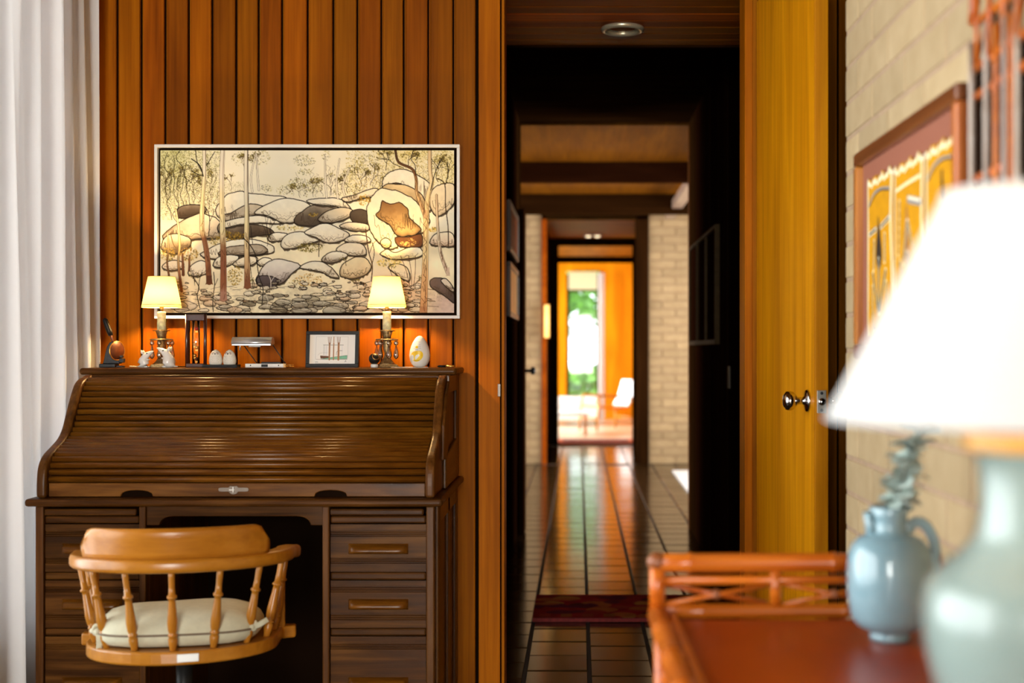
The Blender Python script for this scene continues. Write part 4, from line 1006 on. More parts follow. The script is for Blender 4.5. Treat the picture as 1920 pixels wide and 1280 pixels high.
    C.stroke([(372,1040),(370,960),(380,880),(375,800)], 1.6, ink); C.stroke([(378,890),(400,840)], 1, ink)
    C.stroke([(1333,855),(1340,760),(1318,680),(1305,590),(1300,540)], 2.2, (.36,.24,.15)); C.stroke([(1338,750),(1352,680),(1340,620)], 1.4, ink); C.stroke([(1320,690),(1360,610),(1420,660)], 1.2, (.4,.27,.16))
    for dx in (-30, 0, 26): C.stroke([(1580+dx*.4, 890), (1575+dx, 790), (1560+dx*1.6, 700)], 1.2, (.42,.27,.15), .9)
    for k in range(6): C.stroke([(700+10*k, 600), (690+8*k+rng.normal(0,6), 540), (670+18*k, 470+rng.normal(0, 20))], .8, ink, .7)
    C.stroke([(722,895),(722,850),(710,820)], 1.3, (.86,.80,.74)); C.stroke([(722,860),(745,825)], 1.1, (.86,.80,.74)); C.stroke([(700,1010),(705,970),(690,940)], 1.1, (.80,.75,.68))
    return C.im
pt = thing('landscape_painting', 'wide bush landscape painting of boulders and gum trees in white frame', 'painting', (0, 4.43, 0))
def pb(b, name, mat, bevel=0, parent=pt): b.xf(Matrix.Translation((0, -4.43, 0))); return b.build(name, mat, parent, bevel)
PY = 4.385
px0, px1, pz0, pz1 = wx(289, PY), wx(862, PY), wz(597, PY), wz(270.5, PY)
fw = .0105
for (a, b, c, d, nm) in ((px0, px1, pz1-fw, pz1, 'frame_rail'), (px0, px1, pz0, pz0+fw, 'frame_rail'), (px0, px0+fw, pz0+fw, pz1-fw, 'frame_stile'), (px1-fw, px1, pz0+fw, pz1-fw, 'frame_stile')):
    pb(MB().box(a, b, PY, 4.43, c, d), nm, M['white'], .001)
pb(MB().box(px0+fw, px1-fw, PY+.018, 4.428, pz0+fw, pz1-fw), 'shadow_gap', M['backing'])
gp = .0095
cx0_, cx1_, cz0, cz1 = px0+fw+gp, px1-fw-gp, pz0+fw+gp, pz1-fw-gp
pb(MB().box(cx0_, cx1_, PY+.006, PY+.02, cz0, cz1), 'stretcher', M['backing'])
land = np.clip(paint_landscape(), 0, 1)
tl = np.clip((land.mean(2)-.40)/.35, 0, 1)[..., None]; tl = tl*tl*(3-2*tl)
land = np.clip(land*.80*(1-tl)+land**.62*tl, 0, 1)*np.array((1.0, .995, .95))
obj('canvas', print_mesh('canvas', land, lambda u, v: (cx0_+(cx1_-cx0_)*u, PY+.005-4.43, cz1-(cz1-cz0)*v)), M['print'], pt)

# ================================================================ THINGS ON THE DESK
TZ = 1.1405; TY = 4.27; K = 1/562.0
def at_(x, Y=TY): return (wx(x, Y), Y, TZ)
def candle_lamp(name, label, x, sc=1.0):
    t = thing(name, label, 'lamp', at_(x, 4.285), random.uniform(0, .6), 'candlestick lamps on the desk')
    h = lambda y_: (689-y_)*K
    # stepped square foot flowing into a fluted stem
    MB().box(-.034, .034, -.034, .034, 0, .005).box(-.030, .030, -.030, .030, .005, .010).build('base', M['brass'], t, .0015)
    MB().lathe([(.030,.010),(.026,.014),(.018,.022),(.011,.034),(.0085,.044)], 8).build('foot', M['brass'], t)
    prof = []
    MB().lathe([(.0085,.044),(.009,.052),(.0115,.060),(.0135,.075),(.0145,.085),(.014,.091)], 14).build('stem', M['brass'], t)
    MB().lathe([(.006,.091),(.037,.090),(.0385,.0925),(.036,.095),(.014,.097)], 30).build('drip_plate', M['brass'], t)
    MB().lathe([(.013,.097),(.0145,.104),(.019,.118),(.020,.121)], 16).build('socket_cup', M['brass'], t)
    MB().lathe([(.010,.121),(.028,.121),(.029,.123),(.012,.125)], 26).build('bobeche', M['brass'], t)
    MB().lathe([(.0145,.124),(.0145,.15),(.014,.175),(.0143,.186),(.012,.187),(.005,.187)], 18).build('candle_sleeve', M['candle'], t)
    MB().lathe([(.006,.187),(.007,.195),(.007,.205)], 12).build('bulb_holder', M['brass'], t)
    MB().lathe([(.006,.205),(.009,.211),(.0095,.217),(.006,.224),(.001,.228)], 14).build('bulb', M['bulb'], t)
    z0, z1, r0, r1 = h(577), h(519), 36.5*K, 24.5*K
    sh = MB().lathe([(r0,z0),(r0-.0005,z0+.004),(r1,z1)], 48, cap0=False, cap1=False).build('shade', M['shade'], t)
    MB().torus((0,0,z0+.001), r0, .0009, 'z', 48, 6).build('trim_ring', M['shade'], sh)
    MB().torus((0,0,z0+.0095), r0-.0015, .0008, 'z', 48, 6).build('trim_ring', M['piping'], sh)
    MB().torus((0,0,z1), r1, .0009, 'z', 40, 6).build('trim_ring', M['shade'], sh)
    MB().tube([(-r1,0,z1-.004),(r1,0,z1-.004)], .001, 6).tube([(0,-r1,z1-.004),(0,r1,z1-.004)], .001, 6).tube([(0,0,z1-.004),(0,0,z1-.02)], .001, 6).build('shade_spider', M['brass'], t)
    for k in range(7):
        a = 2*PI*k/7+.2; c, s_ = .034*math.cos(a), .034*math.sin(a)
        d = MB().sphere((c,s_,.081), .0075, 8, 5, (1,1,1.1)).build('crystal_drop', M['crystal'], t)
        MB().lathe([(.001,.073),(.003,.066),(.0075,.046),(.0085,.038),(.005,.031),(.001,.028)], 8, c=(c,s_,0)).build('pendant', M['crystal'], d)
        MB().tube([(c,s_,.090),(c,s_,.070)], .0007, 5).build('wire', M['brass'], d)
    l = bpy.data.lights.new(name+'_light', 'POINT'); l.energy = 8.5; l.color = (1.0, .64, .26); l.shadow_soft_size = .010
    lo = bpy.data.objects.new('bulb_glow', l); COL.objects.link(lo); lo.parent = t; lo.location = (0, 0, .241)
    return t
M['bulb'] = emit('lit_bulb', (1.0, .72, .35), 12)
candle_lamp('candlestick_lamp', 'small lit candlestick lamp behind the two mice', 303)
candle_lamp('candlestick_lamp', 'small lit candlestick lamp beside the white egg timer', 725.5)

# seal press
sp = thing('seal_press', 'black cast-iron embossing press with raised lever near the curtain', 'press', at_(214, 4.25))
MB().box(-.043, .010, -.022, .022, 0, .012).build('base', M['iron'], sp, .002)
MB().box(.010, .032, -.012, .012, 0, .006).build('toe', M['iron'], sp, .002)
MB().prism([(-.034,.012),(-.030,.024),(-.026,.045),(-.020,.068),(-.010,.084),(.004,.086),(.012,.078),(.016,.060),(.018,.030),(.022,.012)], 'y', -.014, .014).build('body', M['iron'], sp, .003)
MB().lathe([(.001,0),(.030,0),(.031,.003),(.029,.006),(.001,.006)], 28, cap0=False, cap1=False).xf(Matrix.Translation((.012,-.014,.055)) @ Matrix.Rotation(R(62), 4, 'Z') @ Matrix.Rotation(R(90), 4, 'X')).build('disc', M['darkdisc'], sp)
MB().torus((0,0,.004), .031, .0022, 'z', 28, 6).xf(Matrix.Translation((.012,-.014,.055)) @ Matrix.Rotation(R(62), 4, 'Z') @ Matrix.Rotation(R(90), 4, 'X')).build('disc_rim', M['gold'], sp)
MB().box(.014, .034, -.010, .010, .016, .030).box(.018, .030, -.008, .008, .032, .040).build('anvil', M['iron'], sp, .002)
MB().tube([(-.002,0,.078),(-.008,0,.098),(-.014,0,.115)], .0045, 8).build('lever', M['darkdisc'], sp)
MB().tube([(-.011,0,.106),(-.016,0,.120),(-.026,0,.146),(-.030,0,.158),(-.032,0,.163)], [.008,.0095,.0085,.0085,.004], 12).build('grip', M['black'], sp)

# two mice nose to nose
def mouse(name, label, x, flip, sc):
    t = thing(name, label, 'figurine', at_(x, 4.215), 0, 'white mouse figurines')
    f = -1 if flip else 1
    P = lambda x_, y_, z_: (f*x_*sc, y_*sc, z_*sc)
    MB().tube([P(-.004,0,.0),P(-.004,0,.006),P(-.004,0,.016),P(-.001,0,.028),P(.003,0,.038),P(.009,0,.045),P(.018,0,.051),P(.027,0,.056),P(.033,0,.059)], [x_*sc for x_ in (.011,.0175,.0195,.0165,.0125,.0115,.0078,.0042,.0016)], 16).build('body', M['porcelain'], t)
    for s_ in (-1, 1):
        MB().tube([P(-.001,s_*.007,.048),P(-.005,s_*.009,.054),P(-.008,s_*.0105,.062)], [x_*sc for x_ in (.0035,.0052,.0018)], 10).build('ear', M['porcelain'], t)
        MB().sphere(P(.012,s_*.0088,.0505), .0024*sc, 10, 6).build('eye', M['black'], t)
        MB().sphere(P(.008,s_*.008,.003), .0055*sc, 10, 6, (1.5,.8,.6)).build('foot', M['porcelain'], t)
        MB().tube([P(.009,s_*.007,.030),P(.015,s_*.005,.027),P(.018,s_*.002,.029)], [.003*sc,.0024*sc,.0018*sc], 8).build('paw', M['porcelain'], t)
    MB().tube([P(-.018,0,.004),P(-.026,.006,.003),P(-.022,.016,.003),P(-.010,.020,.003)], [.0022*sc,.0018*sc,.0014*sc,.0008*sc], 8).build('tail', M['porcelain'], t)
mouse('mouse_figurine', 'smaller white porcelain mouse with nose raised, next to the press', 270.5, False, .92)
mouse('mouse_figurine', 'larger white porcelain mouse with pointed ears beside the lamp stem', 315, True, 1.10)

# galileo thermometer
gt_ = thing('galileo_thermometer', 'glass float thermometer in a dark red wooden frame on the desk', 'thermometer', at_(367.5, 4.25))
hh = 99*K
for s_ in (-1, 1): MB().tube([(s_*.0305,0,0),(s_*.0305,0,hh)], .0055, 16).build('column', M['redtimber'], gt_)
MB().box(-.030, .030, -.014, .014, 0, .013).build('base', M['redtimber'], gt_, .002)
MB().box(-.030, .030, -.010, .010, hh-.021, hh).build('top', M['redtimber'], gt_, .002)
MB().lathe([(.0125,.012),(.0125,hh-.021)], 20).build('glass_tube', M['glass'], gt_)
for (z_, c_, i) in ((.028,'dkred',0),(.040,'gold',1),(.066,'gold',0),(.078,'gold',1),(.128,'red',0)):
    M.setdefault('red', plain('float_red', (.5,.03,.02), .2)); M.setdefault('dkred', plain('float_brown', (.12,.03,.01), .3))
    fo = MB().sphere(((-1)**i*.003-.001, 0, z_), .0062, 12, 8).build('float', M[c_], gt_)
    MB().box((-1)**i*.003-.005, (-1)**i*.003+.003, -.0015, -.0005, z_-.012, z_-.006).build('tag', M['gold'], fo)

# owls on a tray
tr = tag(MB().box(-.058, .058, -.022, .022, 0, .005).box(-.058, .058, -.022, -.020, .005, .010).box(-.058, .058, .020, .022, .005, .010).box(-.058, -.056, -.020, .020, .005, .010).box(.056, .058, -.020, .020, .005, .010).build('tray', M['black'], None, .001, loc=at_(415, 4.235)), 'small black tray under the two owl shakers', 'tray')
def owl(label, x, rz):
    t = thing('owl_shaker', label, 'shaker', (wx(x, 4.235), 4.235, TZ+.0055), rz, 'owl shakers on the black tray')
    MB().lathe([(.014,0),(.0185,.003),(.0215,.010),(.0222,.018),(.0205,.030),(.0165,.041),(.010,.049),(.004,.0525),(.0004,.0535)], 28, cap1=False, sy=.85).build('body', M['bisque'], t)
    f = lambda x_, z_: -.85*math.sqrt(max(1e-6, np.interp(z_, [0,.018,.03,.041,.049,.0535], [.02,.0222,.0205,.0165,.010,.0005])**2-x_*x_))
    for s_ in (-1, 1):
        e = MB().torus((s_*.0065, f(s_*.0065,.041)-.0002, .041), .0034, .0006, 'y', 16, 6).build('eye_ring', M['mattboard'], t)
        MB().sphere((s_*.0065, f(s_*.0065,.041), .0405), .0015, 8, 5, (1.2,.5,.6)).build('eye', M['piping'], e)
    MB().prism([(-.0016,.042),(.0016,.042),(.0002,.036),(-.0002,.036)], 'y', f(0,.039)-.0025, f(0,.039)+.002).build('beak', M['black'], t)
    b = MB()
    for r_ in range(6):
        for k in range(5+r_ % 2):
            x_ = (k-2-.5*(r_ % 2))*.0042; z_ = .009+r_*.0042; b.sphere((x_, f(x_, z_), z_), .0008, 6, 4)
    stuff(b.build('breast_speckle', M['piping'], t))
owl('white owl shaker, the left one nearer the thermometer', 404.5, .12)
owl('white owl shaker, the right one nearer the silver light', 430.5, -.12)

# silver folding reading light
rl = thing('reading_light', 'silver folding book light with half-round shade and white base', 'lamp', at_(495, 4.25))
X = lambda x_: (x_-495)*K
Z = lambda y_: (689-y_)*K
hd = MB(); prof_ = []
for k in range(13):
    a = PI*k/12; prof_.append((-.002+.024*math.cos(a)*1.0, Z(645)+.0225*math.sin(a)))
prof_ += [(-.024, Z(645)), (.020, Z(645))]
tilt = Matrix.Rotation(R(-1.2), 4, 'Y')
hd.prism(prof_[:13], 'x', X(437.5), X(512), True).build('head', M['silver'], rl)
MB().box(X(438), X(511), -.024, .020, Z(648.5), Z(645)).build('head_underside', M['silver'], rl, .001)
MB().tube([(X(468),-.008,Z(649)),(X(490),-.008,Z(649))], .0035, 10).build('light_tube', M['porcelain'], rl)
MB().tube([(X(454),-.020,Z(642)),(X(453),-.021,Z(657))], .0022, 10).build('switch_rod', M['silver'], rl)
MB().tube([(X(457),.004,Z(648)),(X(481),.008,Z(682))], .0016, 8).build('arm', M['iron'], rl)
MB().tube([(X(510),.004,Z(646)),(X(534),.008,Z(682))], .0016, 8).build('arm', M['iron'], rl)
bs = MB().box(X(463), X(534), -.022, .022, 0, .0125).build('base', M['porcelain'], rl, .001)
MB().box(X(493), X(505), -.0226, -.0215, .002, .0105).build('display', M['black'], bs)
for xx_ in (473, 525): MB().sphere((X(xx_), -.0222, .007), .0022, 8, 5).build('screw', M['iron'], bs)
MB().box(X(490), X(526), -.004, .014, .0125, .018).build('battery_cover', M['iron'], bs, .002)
MB().tube([(X(534),-.004,.008),(X(551),-.004,.009)], .0012, 6).build('prong', M['gold'], bs); MB().tube([(X(534),.006,.004),(X(551),.006,.004)], .0012, 6).build('prong', M['gold'], bs)

# framed ship print leaning back
def paint_ship():
    C = Canvas(190, 120, (.98,.96,.93), 265, 365, 1315, 1015)
    g = np.clip(1-np.arange(190)/22, 0, 1)[None, :, None]; C.im = C.im*(1-g*.35)+np.array((.95,.80,.62))*g*.35
    fr = (.62,.60,.58)
    for p in ([(415,410),(405,915)],[(415,410),(1150,415)],[(1145,415),(1145,910)]): C.stroke(p, .7, fr, .8, False)
    C.poly([(515,835),(720,845),(720,885),(525,890)], (.45,.29,.16), (.36,.22,.12), (.25,.15,.1), .6, smooth=False)
    C.poly([(525,905),(760,870),(1130,825),(1125,905)], (.45,.74,.60), (.55,.80,.66), (.2,.3,.26), .6, smooth=False)
    C.stroke([(420,915),(1130,912)], 1, (.35,.3,.3)); C.stroke([(580,596),(1040,598)], 1.3, (.3,.27,.28)); C.stroke([(595,600),(595,820)], .8, (.4,.38,.4))
    for x in (640, 660, 1010): C.stroke([(x, 620), (x, 820)], .7, (.66,.66,.78), .8)
    C.stroke([(880,830),(900,735),(1015,722)], 1, (.3,.27,.28)); C.stroke([(460,825),(520,775),(680,770)], .5, fr)
    wc = (.72,.52,.36); lc = (.52,.34,.22)
    for (x, w_) in ((722, 6.5), (817, 4.5), (930, 8)):
        C.stroke([(x, 920), (x, 560)], w_, wc); C.stroke([(x-2, 910), (x-2, 560)], 1.2, lc)
        if x != 817:
            for dx in (-35, -2, 35): C.stroke([(x+dx*.4, 580), (x+dx*.8, 500), (x+dx, 420)], 1.7, lc)
        else: C.stroke([(x, 600), (x, 415)], 3.2, wc)
    for k in range(4): C.stroke([(400+k*16, 965+(k % 2)*14), (412+k*16, 975-(k % 2)*10)], .9, (.3,.3,.3))
    for k in range(14): C.stroke([(405+k*22, 1002+(k % 3)*4), (418+k*22, 998)], .9, (.35,.33,.33), .8)
    C.stroke([(1075,970),(1100,940),(1105,965)], 1, (.3,.28,.28))
    return C.im
fs_ = thing('ship_picture', 'black framed drawing of a three-masted boat standing on the desk', 'picture', at_(622, 4.26))
FW, FH = 99*K, 68.5*K; LT = Matrix.Rotation(R(-7), 4, 'X')
MB().box(-FW/2, FW/2, 0, .012, FH-.0115, FH).xf(LT).build('frame_rail', M['black'], fs_, .001)
MB().box(-FW/2, FW/2, 0, .012, 0, .0125).xf(LT).build('frame_rail', M['black'], fs_, .001)
for s_ in (-1, 1): MB().box(s_*(FW/2-.006)-.006, s_*(FW/2-.006)+.006, 0, .012, .0125, FH-.0115).xf(LT).build('frame_stile', M['black'], fs_, .001)
MB().box(-FW/2+.012, FW/2-.012, .006, .011, .0125, FH-.0115).xf(LT).build('backing', M['paper'], fs_)
shp = obj('print', print_mesh('print', paint_ship(), lambda u, v: ((-FW/2+.012)+(FW-.024)*u, .0055+0*u, FH-.0115-(FH-.024)*v)), M['glossprint'], fs_); shp.rotation_euler = (R(-7), 0, 0)
MB().box(-.012, .012, .012, .014, .002, .085).xf(Matrix.Translation((0,.035,0)) @ Matrix.Rotation(R(14), 4, 'X')).build('easel_back', M['black'], fs_)

# black orb
ob = thing('black_orb', 'tiny glossy black ball with gold-ringed hollow on a pale stand', 'ornament', at_(702, 4.21))
MB().lathe([(.0125,0),(.0125,.010),(.009,.012)], 18).build('stand', M['crystal2'] if 'crystal2' in M else M['porcelain'], ob)
OC = Vector((0,0,.0285))
MB().sphere(tuple(OC), .0185, 24, 16).build('ball', M['gloss'] if 'gloss' in M else M['black'], ob)
AX = Matrix.Translation(OC) @ Matrix.Rotation(R(38), 4, 'Y') @ Matrix.Rotation(R(48), 4, 'X')
MB().torus((0,0,.0145), .0115, .0009, 'z', 24, 6).xf(AX).build('ring', M['gold'], ob)
MB().lathe([(.0004,.0165),(.006,.017),(.0108,.0152)], 20, cap0=False, cap1=False).xf(AX).build('hollow', M['redtimber'], ob)

# egg timer and paper
tag(MB().box(-.06, .06, -.03, .03, 0, .0012).build('paper_sheet', M['paper'], None, 0, loc=(wx(768, 4.25), 4.25, TZ), rot=(0,0,R(8))), 'thin white paper sheet lying under the egg timer', 'paper')
et = thing('egg_timer', 'white egg-shaped timer with yellow printed face on the desk', 'timer', (wx(787, 4.25), 4.25, TZ+.0013), R(-6))
EP = [(.010,0),(.018,.002),(.027,.010),(.0325,.023),(.0345,.038),(.033,.053),(.029,.068),(.0225,.083),(.014,.096),(.006,.1025),(.0004,.104)]
MB().lathe(EP, 40, cap1=False).build('shell', M['porcelain'], et)
def paint_egg():
    C = Canvas(60, 100, (.90,.88,.85)); yl = (.93,.74,.10)
    C.poly([(8,62),(20,52),(44,50),(54,60),(53,78),(40,90),(20,91),(8,80)], yl, (.95,.80,.2))
    C.poly([(6,72),(12,64),(19,70),(17,84),(9,84)], (.92,.9,.84)); C.poly([(25,84),(24,74),(30,66),(38,63),(41,69),(36,76),(30,83)], (.93,.91,.86))
    C.poly([(24,30),(36,30),(36,40),(24,40)], (.93,.78,.18), smooth=False)
    for y in (14, 26, 33, 40): C.stroke([(14, y), (22, y)], 1, (.5,.5,.55), .8); C.stroke([(39, y), (48, y)], 1, (.5,.5,.55), .8)
    C.stroke([(20,14),(40,14)], 1.2, (.6,.6,.62)); C.stroke([(26,45),(28,45)], 1.6, (.25,.2,.2)); C.stroke([(32,45),(34,45)], 1.6, (.25,.2,.2))
    for k in range(5): C.stroke([(20+k*5, 87), (22+k*5, 86)], 1.2, (.35,.3,.1))
    return C.im
def eggf(u, v):
    z = .012+.083*(1-v); r_ = np.interp(z, [q[1] for q in EP], [q[0] for q in EP])+.0006
    wv = np.clip(1-((v-.56)/.62)**2, .12, 1)**.5
    a = (u-.5)*1.55*wv-.1
    return r_*np.sin(a), -r_*np.cos(a), z
obj('face', print_mesh('face', paint_egg(), eggf), M['eggface'], et)
pn = thing('pen', 'dark and gold pen lying at the right end of the desk top', 'pen', (wx(836, 4.24), 4.24, TZ+.004), R(2))
MB().tube([(-.028,0,0),(-.022,0,0),(0,0,0)], [.001,.0038,.004], 10).build('barrel', M['black'], pn)
MB().tube([(0,0,0),(.027,0,0),(.028,0,0)], [.004,.004,.002], 10).build('cap', M['gold'], pn)
tag(MB().tube([(wx(243,4.26),4.26,TZ+.004),(wx(252,4.27),4.27,TZ+.003),(wx(262,4.28),4.28,TZ+.002),(wx(285,4.33),4.33,TZ+.002),(wx(300,4.36),4.36,TZ+.002)], .0018, 8).build('lamp_cord', M['candle']), 'thin pale cord lying behind the smaller mouse', 'cord')
tag(MB().tube([(wx(326,4.27),4.27,TZ+.005),(wx(336,4.28),4.28,TZ+.0025),(wx(350,4.32),4.32,TZ+.002),(wx(372,4.36),4.36,TZ+.002)], .0015, 8).build('lamp_cord', M['black']), 'thin black cord trailing from the larger mouse to the thermometer', 'cord')


# ================================================================ BAMBOO TABLE
tb = thing('bamboo_table', 'red-brown bamboo console table with low lattice gallery at its far end', 'table', (.392, 1.6, 0), R(.75))
TBX, TBY, TT = .392, 1.6, .735
HX, Y0_, Y1_ = .247, -.85, .63          # half width, near end, far end (local)
def pole(path, r, name='pole', mat='bamboo', parent=tb, nodes=True, seg=12, gap=.17):
    P0, P1 = Vector(path[0]), Vector(path[-1]); L_ = (P1-P0).length
    d = (P1-P0).normalized(); pts = []; rs = []
    n = max(1, int(L_/gap)); ph = random.uniform(.2, .8)
    marks = [(k+ph)*L_/n for k in range(n) if (k+ph)*L_/n < L_-.01] if nodes else []
    ts = [0]
    for m_ in marks: ts += [m_-.008, m_-.003, m_, m_+.003, m_+.008]
    ts.append(L_); ts = [t for t in ts if 0 <= t <= L_]
    for t in ts:
        q = min([abs(t-m_) for m_ in marks], default=1)
        pts.append(P0+d*t); rs.append(r*(1.13 if q < .001 else (1.07 if q < .004 else 1)))
    o = MB().tube(pts, rs, seg).build(name, M[mat], parent)
    return o
MB().box(-HX+.016, HX-.016, Y0_+.016, Y1_-.02, TT-.018, TT).build('table_top', M['lacquer'], tb, .003)
pole([(-HX, Y0_, TT+.004), (-HX, Y1_, TT+.004)], .0175, 'edge_pole')
pole([(HX, Y0_, TT+.004), (HX, Y1_, TT+.004)], .0175, 'edge_pole')
pole([(-HX+.024, Y0_+.02, TT+.005), (-HX+.024, Y1_-.02, TT+.005)], .008, 'inner_pole')
pole([(HX, Y0_, TT+.004), (-HX, Y0_, TT+.004)], .0175, 'edge_pole')
pole([(-HX, Y1_, TT+.010), (HX, Y1_, TT+.010)], .013, 'gallery_rail')
gz = TT+.094
pole([(-HX-.006, Y1_, gz), (HX, Y1_, gz)], .0165, 'gallery_rail')
pole([(-HX, Y1_, gz-.030), (HX, Y1_, gz-.030)], .008, 'gallery_rail', nodes=False)
PT = .206
for k in range(4):
    xx_ = min(HX, -HX+k*PT)
    MB().tube([(xx_, Y1_, TT+.01), (xx_, Y1_, gz)], .014 if k == 0 else .010, 12).build('gallery_post', M['bamboo'], tb)
    if k < 3:
        xa, xb = xx_+.014, min(HX, xx_+PT)-.014; za, zb = TT+.022, gz-.038
        for (p, q) in (((xa, Y1_-.003, za), (xb, Y1_-.003, zb)), ((xa, Y1_+.004, zb), (xb, Y1_+.004, za))): MB().tube([p, q], .0048, 8).build('lattice_cane', M['bamboo'], tb)
        MB().sphere(((xa+xb)/2, Y1_, (za+zb)/2), .0095, 12, 8).build('lattice_knot', M['node'], tb)
MB().sphere((-HX, Y1_, gz+.002), .0185, 14, 10, (1, 1, .9)).build('corner_cap', M['node'], tb)
for sx_ in (-1, 1):
    for yy_ in (Y0_+.02, Y1_-.02):
        pole([(sx_*(HX-.012), yy_, 0), (sx_*(HX-.012), yy_, TT-.012)], .02, 'leg')
        pole([(sx_*(HX-.045), yy_, .0), (sx_*(HX-.045), yy_, TT-.02)], .012, 'leg')
    pole([(sx_*(HX-.012), Y0_+.02, .22), (sx_*(HX-.012), Y1_-.02, .22)], .012, 'stretcher')
    pole([(sx_*(HX-.012), Y0_+.02, TT-.09), (sx_*(HX-.012), Y1_-.02, TT-.09)], .010, 'stretcher')

# ---- celadon table lamp
LPx, LPy = wx(1936, 1.19), 1.19
lm = thing('ceramic_table_lamp', 'large foreground lamp with pale celadon vase base and white empire shade', 'lamp', (LPx, LPy, TT+.0008))
k2 = LPy/2400
LP = [((1936-x)*k2, wz(y, LPy)-TT) for (x, y) in ((1827,846),(1831,853),(1838,880),(1842,925),(1841,965),(1831,1008),(1802,1042),(1767,1072),(1742,1102),(1734,1142),(1736,1190),(1744,1242),(1757,1290),(1776,1345),(1798,1410),(1815,1475),(1822,1530),(1818,1575))]
LP = [tuple(p) for p in catmull(np.array(LP), False, 3)]
LP[-1] = (LP[-1][0], 0.004)
MB().lathe(LP, 56).build('vase_base', M['paleceladon'], lm)
MB().lathe([(.068,0),(.070,.006),(.064,.010)], 40).build('foot_ring', M['paleceladon'], lm)
ctop = LP[0][1]
MB().lathe([(.058,ctop-.001),(.0635,ctop+.002),(.0635,ctop+.013),(.059,ctop+.017),(.02,ctop+.018)], 40).build('wooden_cap', M['capwood'], lm)
MB().lathe([(.047,ctop+.017),(.047,ctop+.032),(.012,ctop+.034),(.012,ctop+.07)], 28).build('collar', M['redtimber'], lm)
sz0, sz1 = wz(786, LPy)-TT, wz(364, LPy)-TT
rb, rt = (1936-1556)*k2, (1936-1773)*k2
bsn = MB(); n_ = 72
bsn.lathe([(rb, sz0), (rb-.0012, sz0+.004), (rt+.001, sz1-.003), (rt, sz1)], n_, cap0=False, cap1=False)
sh = bsn.build('shade', M['bigshade'], lm)
MB().torus((0,0,sz0), rb, .0022, 'z', 72, 6).build('shade_ring', M['bigshade'], sh); MB().torus((0,0,sz1), rt, .002, 'z', 56, 6).build('shade_ring', M['bigshade'], sh)
MB().tube([(-rt,0,sz1-.01),(rt,0,sz1-.01)], .0018, 6).tube([(0,-rt,sz1-.01),(0,rt,sz1-.01)], .0018, 6).tube([(0,0,ctop+.07),(0,0,sz1+.02)], .003, 8).build('harp', M['brass'], sh)
MB().sphere((0,0,ctop+.12), .03, 16, 10).build('bulb', M['bulb2'], lm)
l = bpy.data.lights.new('table_lamp_light', 'POINT'); l.energy = 1.1; l.color = (1.0, .66, .32); l.shadow_soft_size = .03
lo = bpy.data.objects.new('bulb_glow', l); COL.objects.link(lo); lo.parent = lm; lo.location = (.04, .0, ctop+.16)

# ---- celadon jug
JY = 2.05; kj = JY/2400
jg = thing('celadon_jug', 'blue-grey glazed jug with curled handle on the bamboo table', 'jug', (wx(1668, JY), JY, TT+.0008))
jr = lambda x: (x-1668)*kj
jz = lambda y: (1206-y)*kj
JP = [(jr(1704),0),(jr(1706),jz(1196)),(jr(1700),jz(1190)),(jr(1716),jz(1186)),(jr(1730),jz(1178)),(jr(1741),jz(1160)),(jr(1746),jz(1120)),(jr(1747),jz(1080)),(jr(1745),jz(1048)),(jr(1739),jz(1030)),(jr(1727),jz(1016)),(jr(1712),jz(1009)),(jr(1701),jz(1006)),(jr(1699),jz(996)),(jr(1700),jz(975)),(jr(1706),jz(958)),(jr(1703),jz(956)),(jr(1697),jz(975)),(jr(1694),jz(1000))]
MB().lathe(JP, 48, cap1=True).build('body', M['celadon'], jg)
sp_ = MB().sweep([(jr(1634),0,jz(1008)),(jr(1631),0,jz(990)),(jr(1627),0,jz(966))], [(.013*math.cos(a), .010*math.sin(a)) for a in np.linspace(0, 2*PI, 12, False)], up=(1,0,0), scales=[1.0,.8,.75]).build('spout', M['celadon'], jg)
hp = [(jr(x), 0, jz(y)) for x, y in ((1704,1006),(1706,994),(1716,986),(1730,988),(1744,1004),(1753,1030),(1752,1060),(1742,1090),(1732,1110),(1728,1126))]
MB().sweep([tuple(p) for p in catmull(np.array(hp), False, 3)], rrect(.0085, .0055, .005), up=(0,1,0)).build('handle', M['celadon'], jg)

# ---- eucalyptus sprig in the jug
eu = thing('eucalyptus_sprig', 'grey-green dried eucalyptus sprig standing in the blue jug', 'plant', (wx(1678, JY), JY, TT+jz(975)))
stem = [Vector(((x-1678)*kj, dy, (975-y)*kj)) for x, y, dy in ((1678,1000,0),(1682,950,.0),(1692,900,-.004),(1708,850,-.006),(1735,805,-.008),(1775,775,-.006))]
stc = catmull(np.array([tuple(p) for p in stem]), False, 6)
MB().tube([tuple(p) for p in stc], .0018, 8).build('stem', M['stem'], eu)
lf = MB(); nl = 9; vs = []; fs = []
for i in range(nl):
    t = i/(nl-1); w_ = .014*math.sin(PI*min(1, t*1.02+.02))**.7
    vs += [(-w_, t*.036, .003*math.sin(PI*t)+.002), (0, t*.036, .004*math.sin(PI*t)), (w_, t*.036, .003*math.sin(PI*t)+.002)]
for i in range(nl-1):
    for j in range(2): fs.append((i*3+j, i*3+j+1, (i+1)*3+j+1, (i+1)*3+j))
leafm = lf.add(vs, fs, True).mesh('leaf')
for k in range(92):
    t = .12+.88*k/91; i = t*(len(stc)-1.001); a = stc[int(i)]*(1-i % 1)+stc[int(i)+1]*(i % 1)
    an = k*2.4+random.uniform(-.3, .3); el = random.uniform(-.35, .9)
    o = obj('leaf', leafm, M['leaf'], eu, loc=tuple(a), rot=(el, random.uniform(-.6, .6), an)); sc_ = random.uniform(.75, 1.2)*(1.12-.3*t); o.scale = (sc_, sc_, sc_)

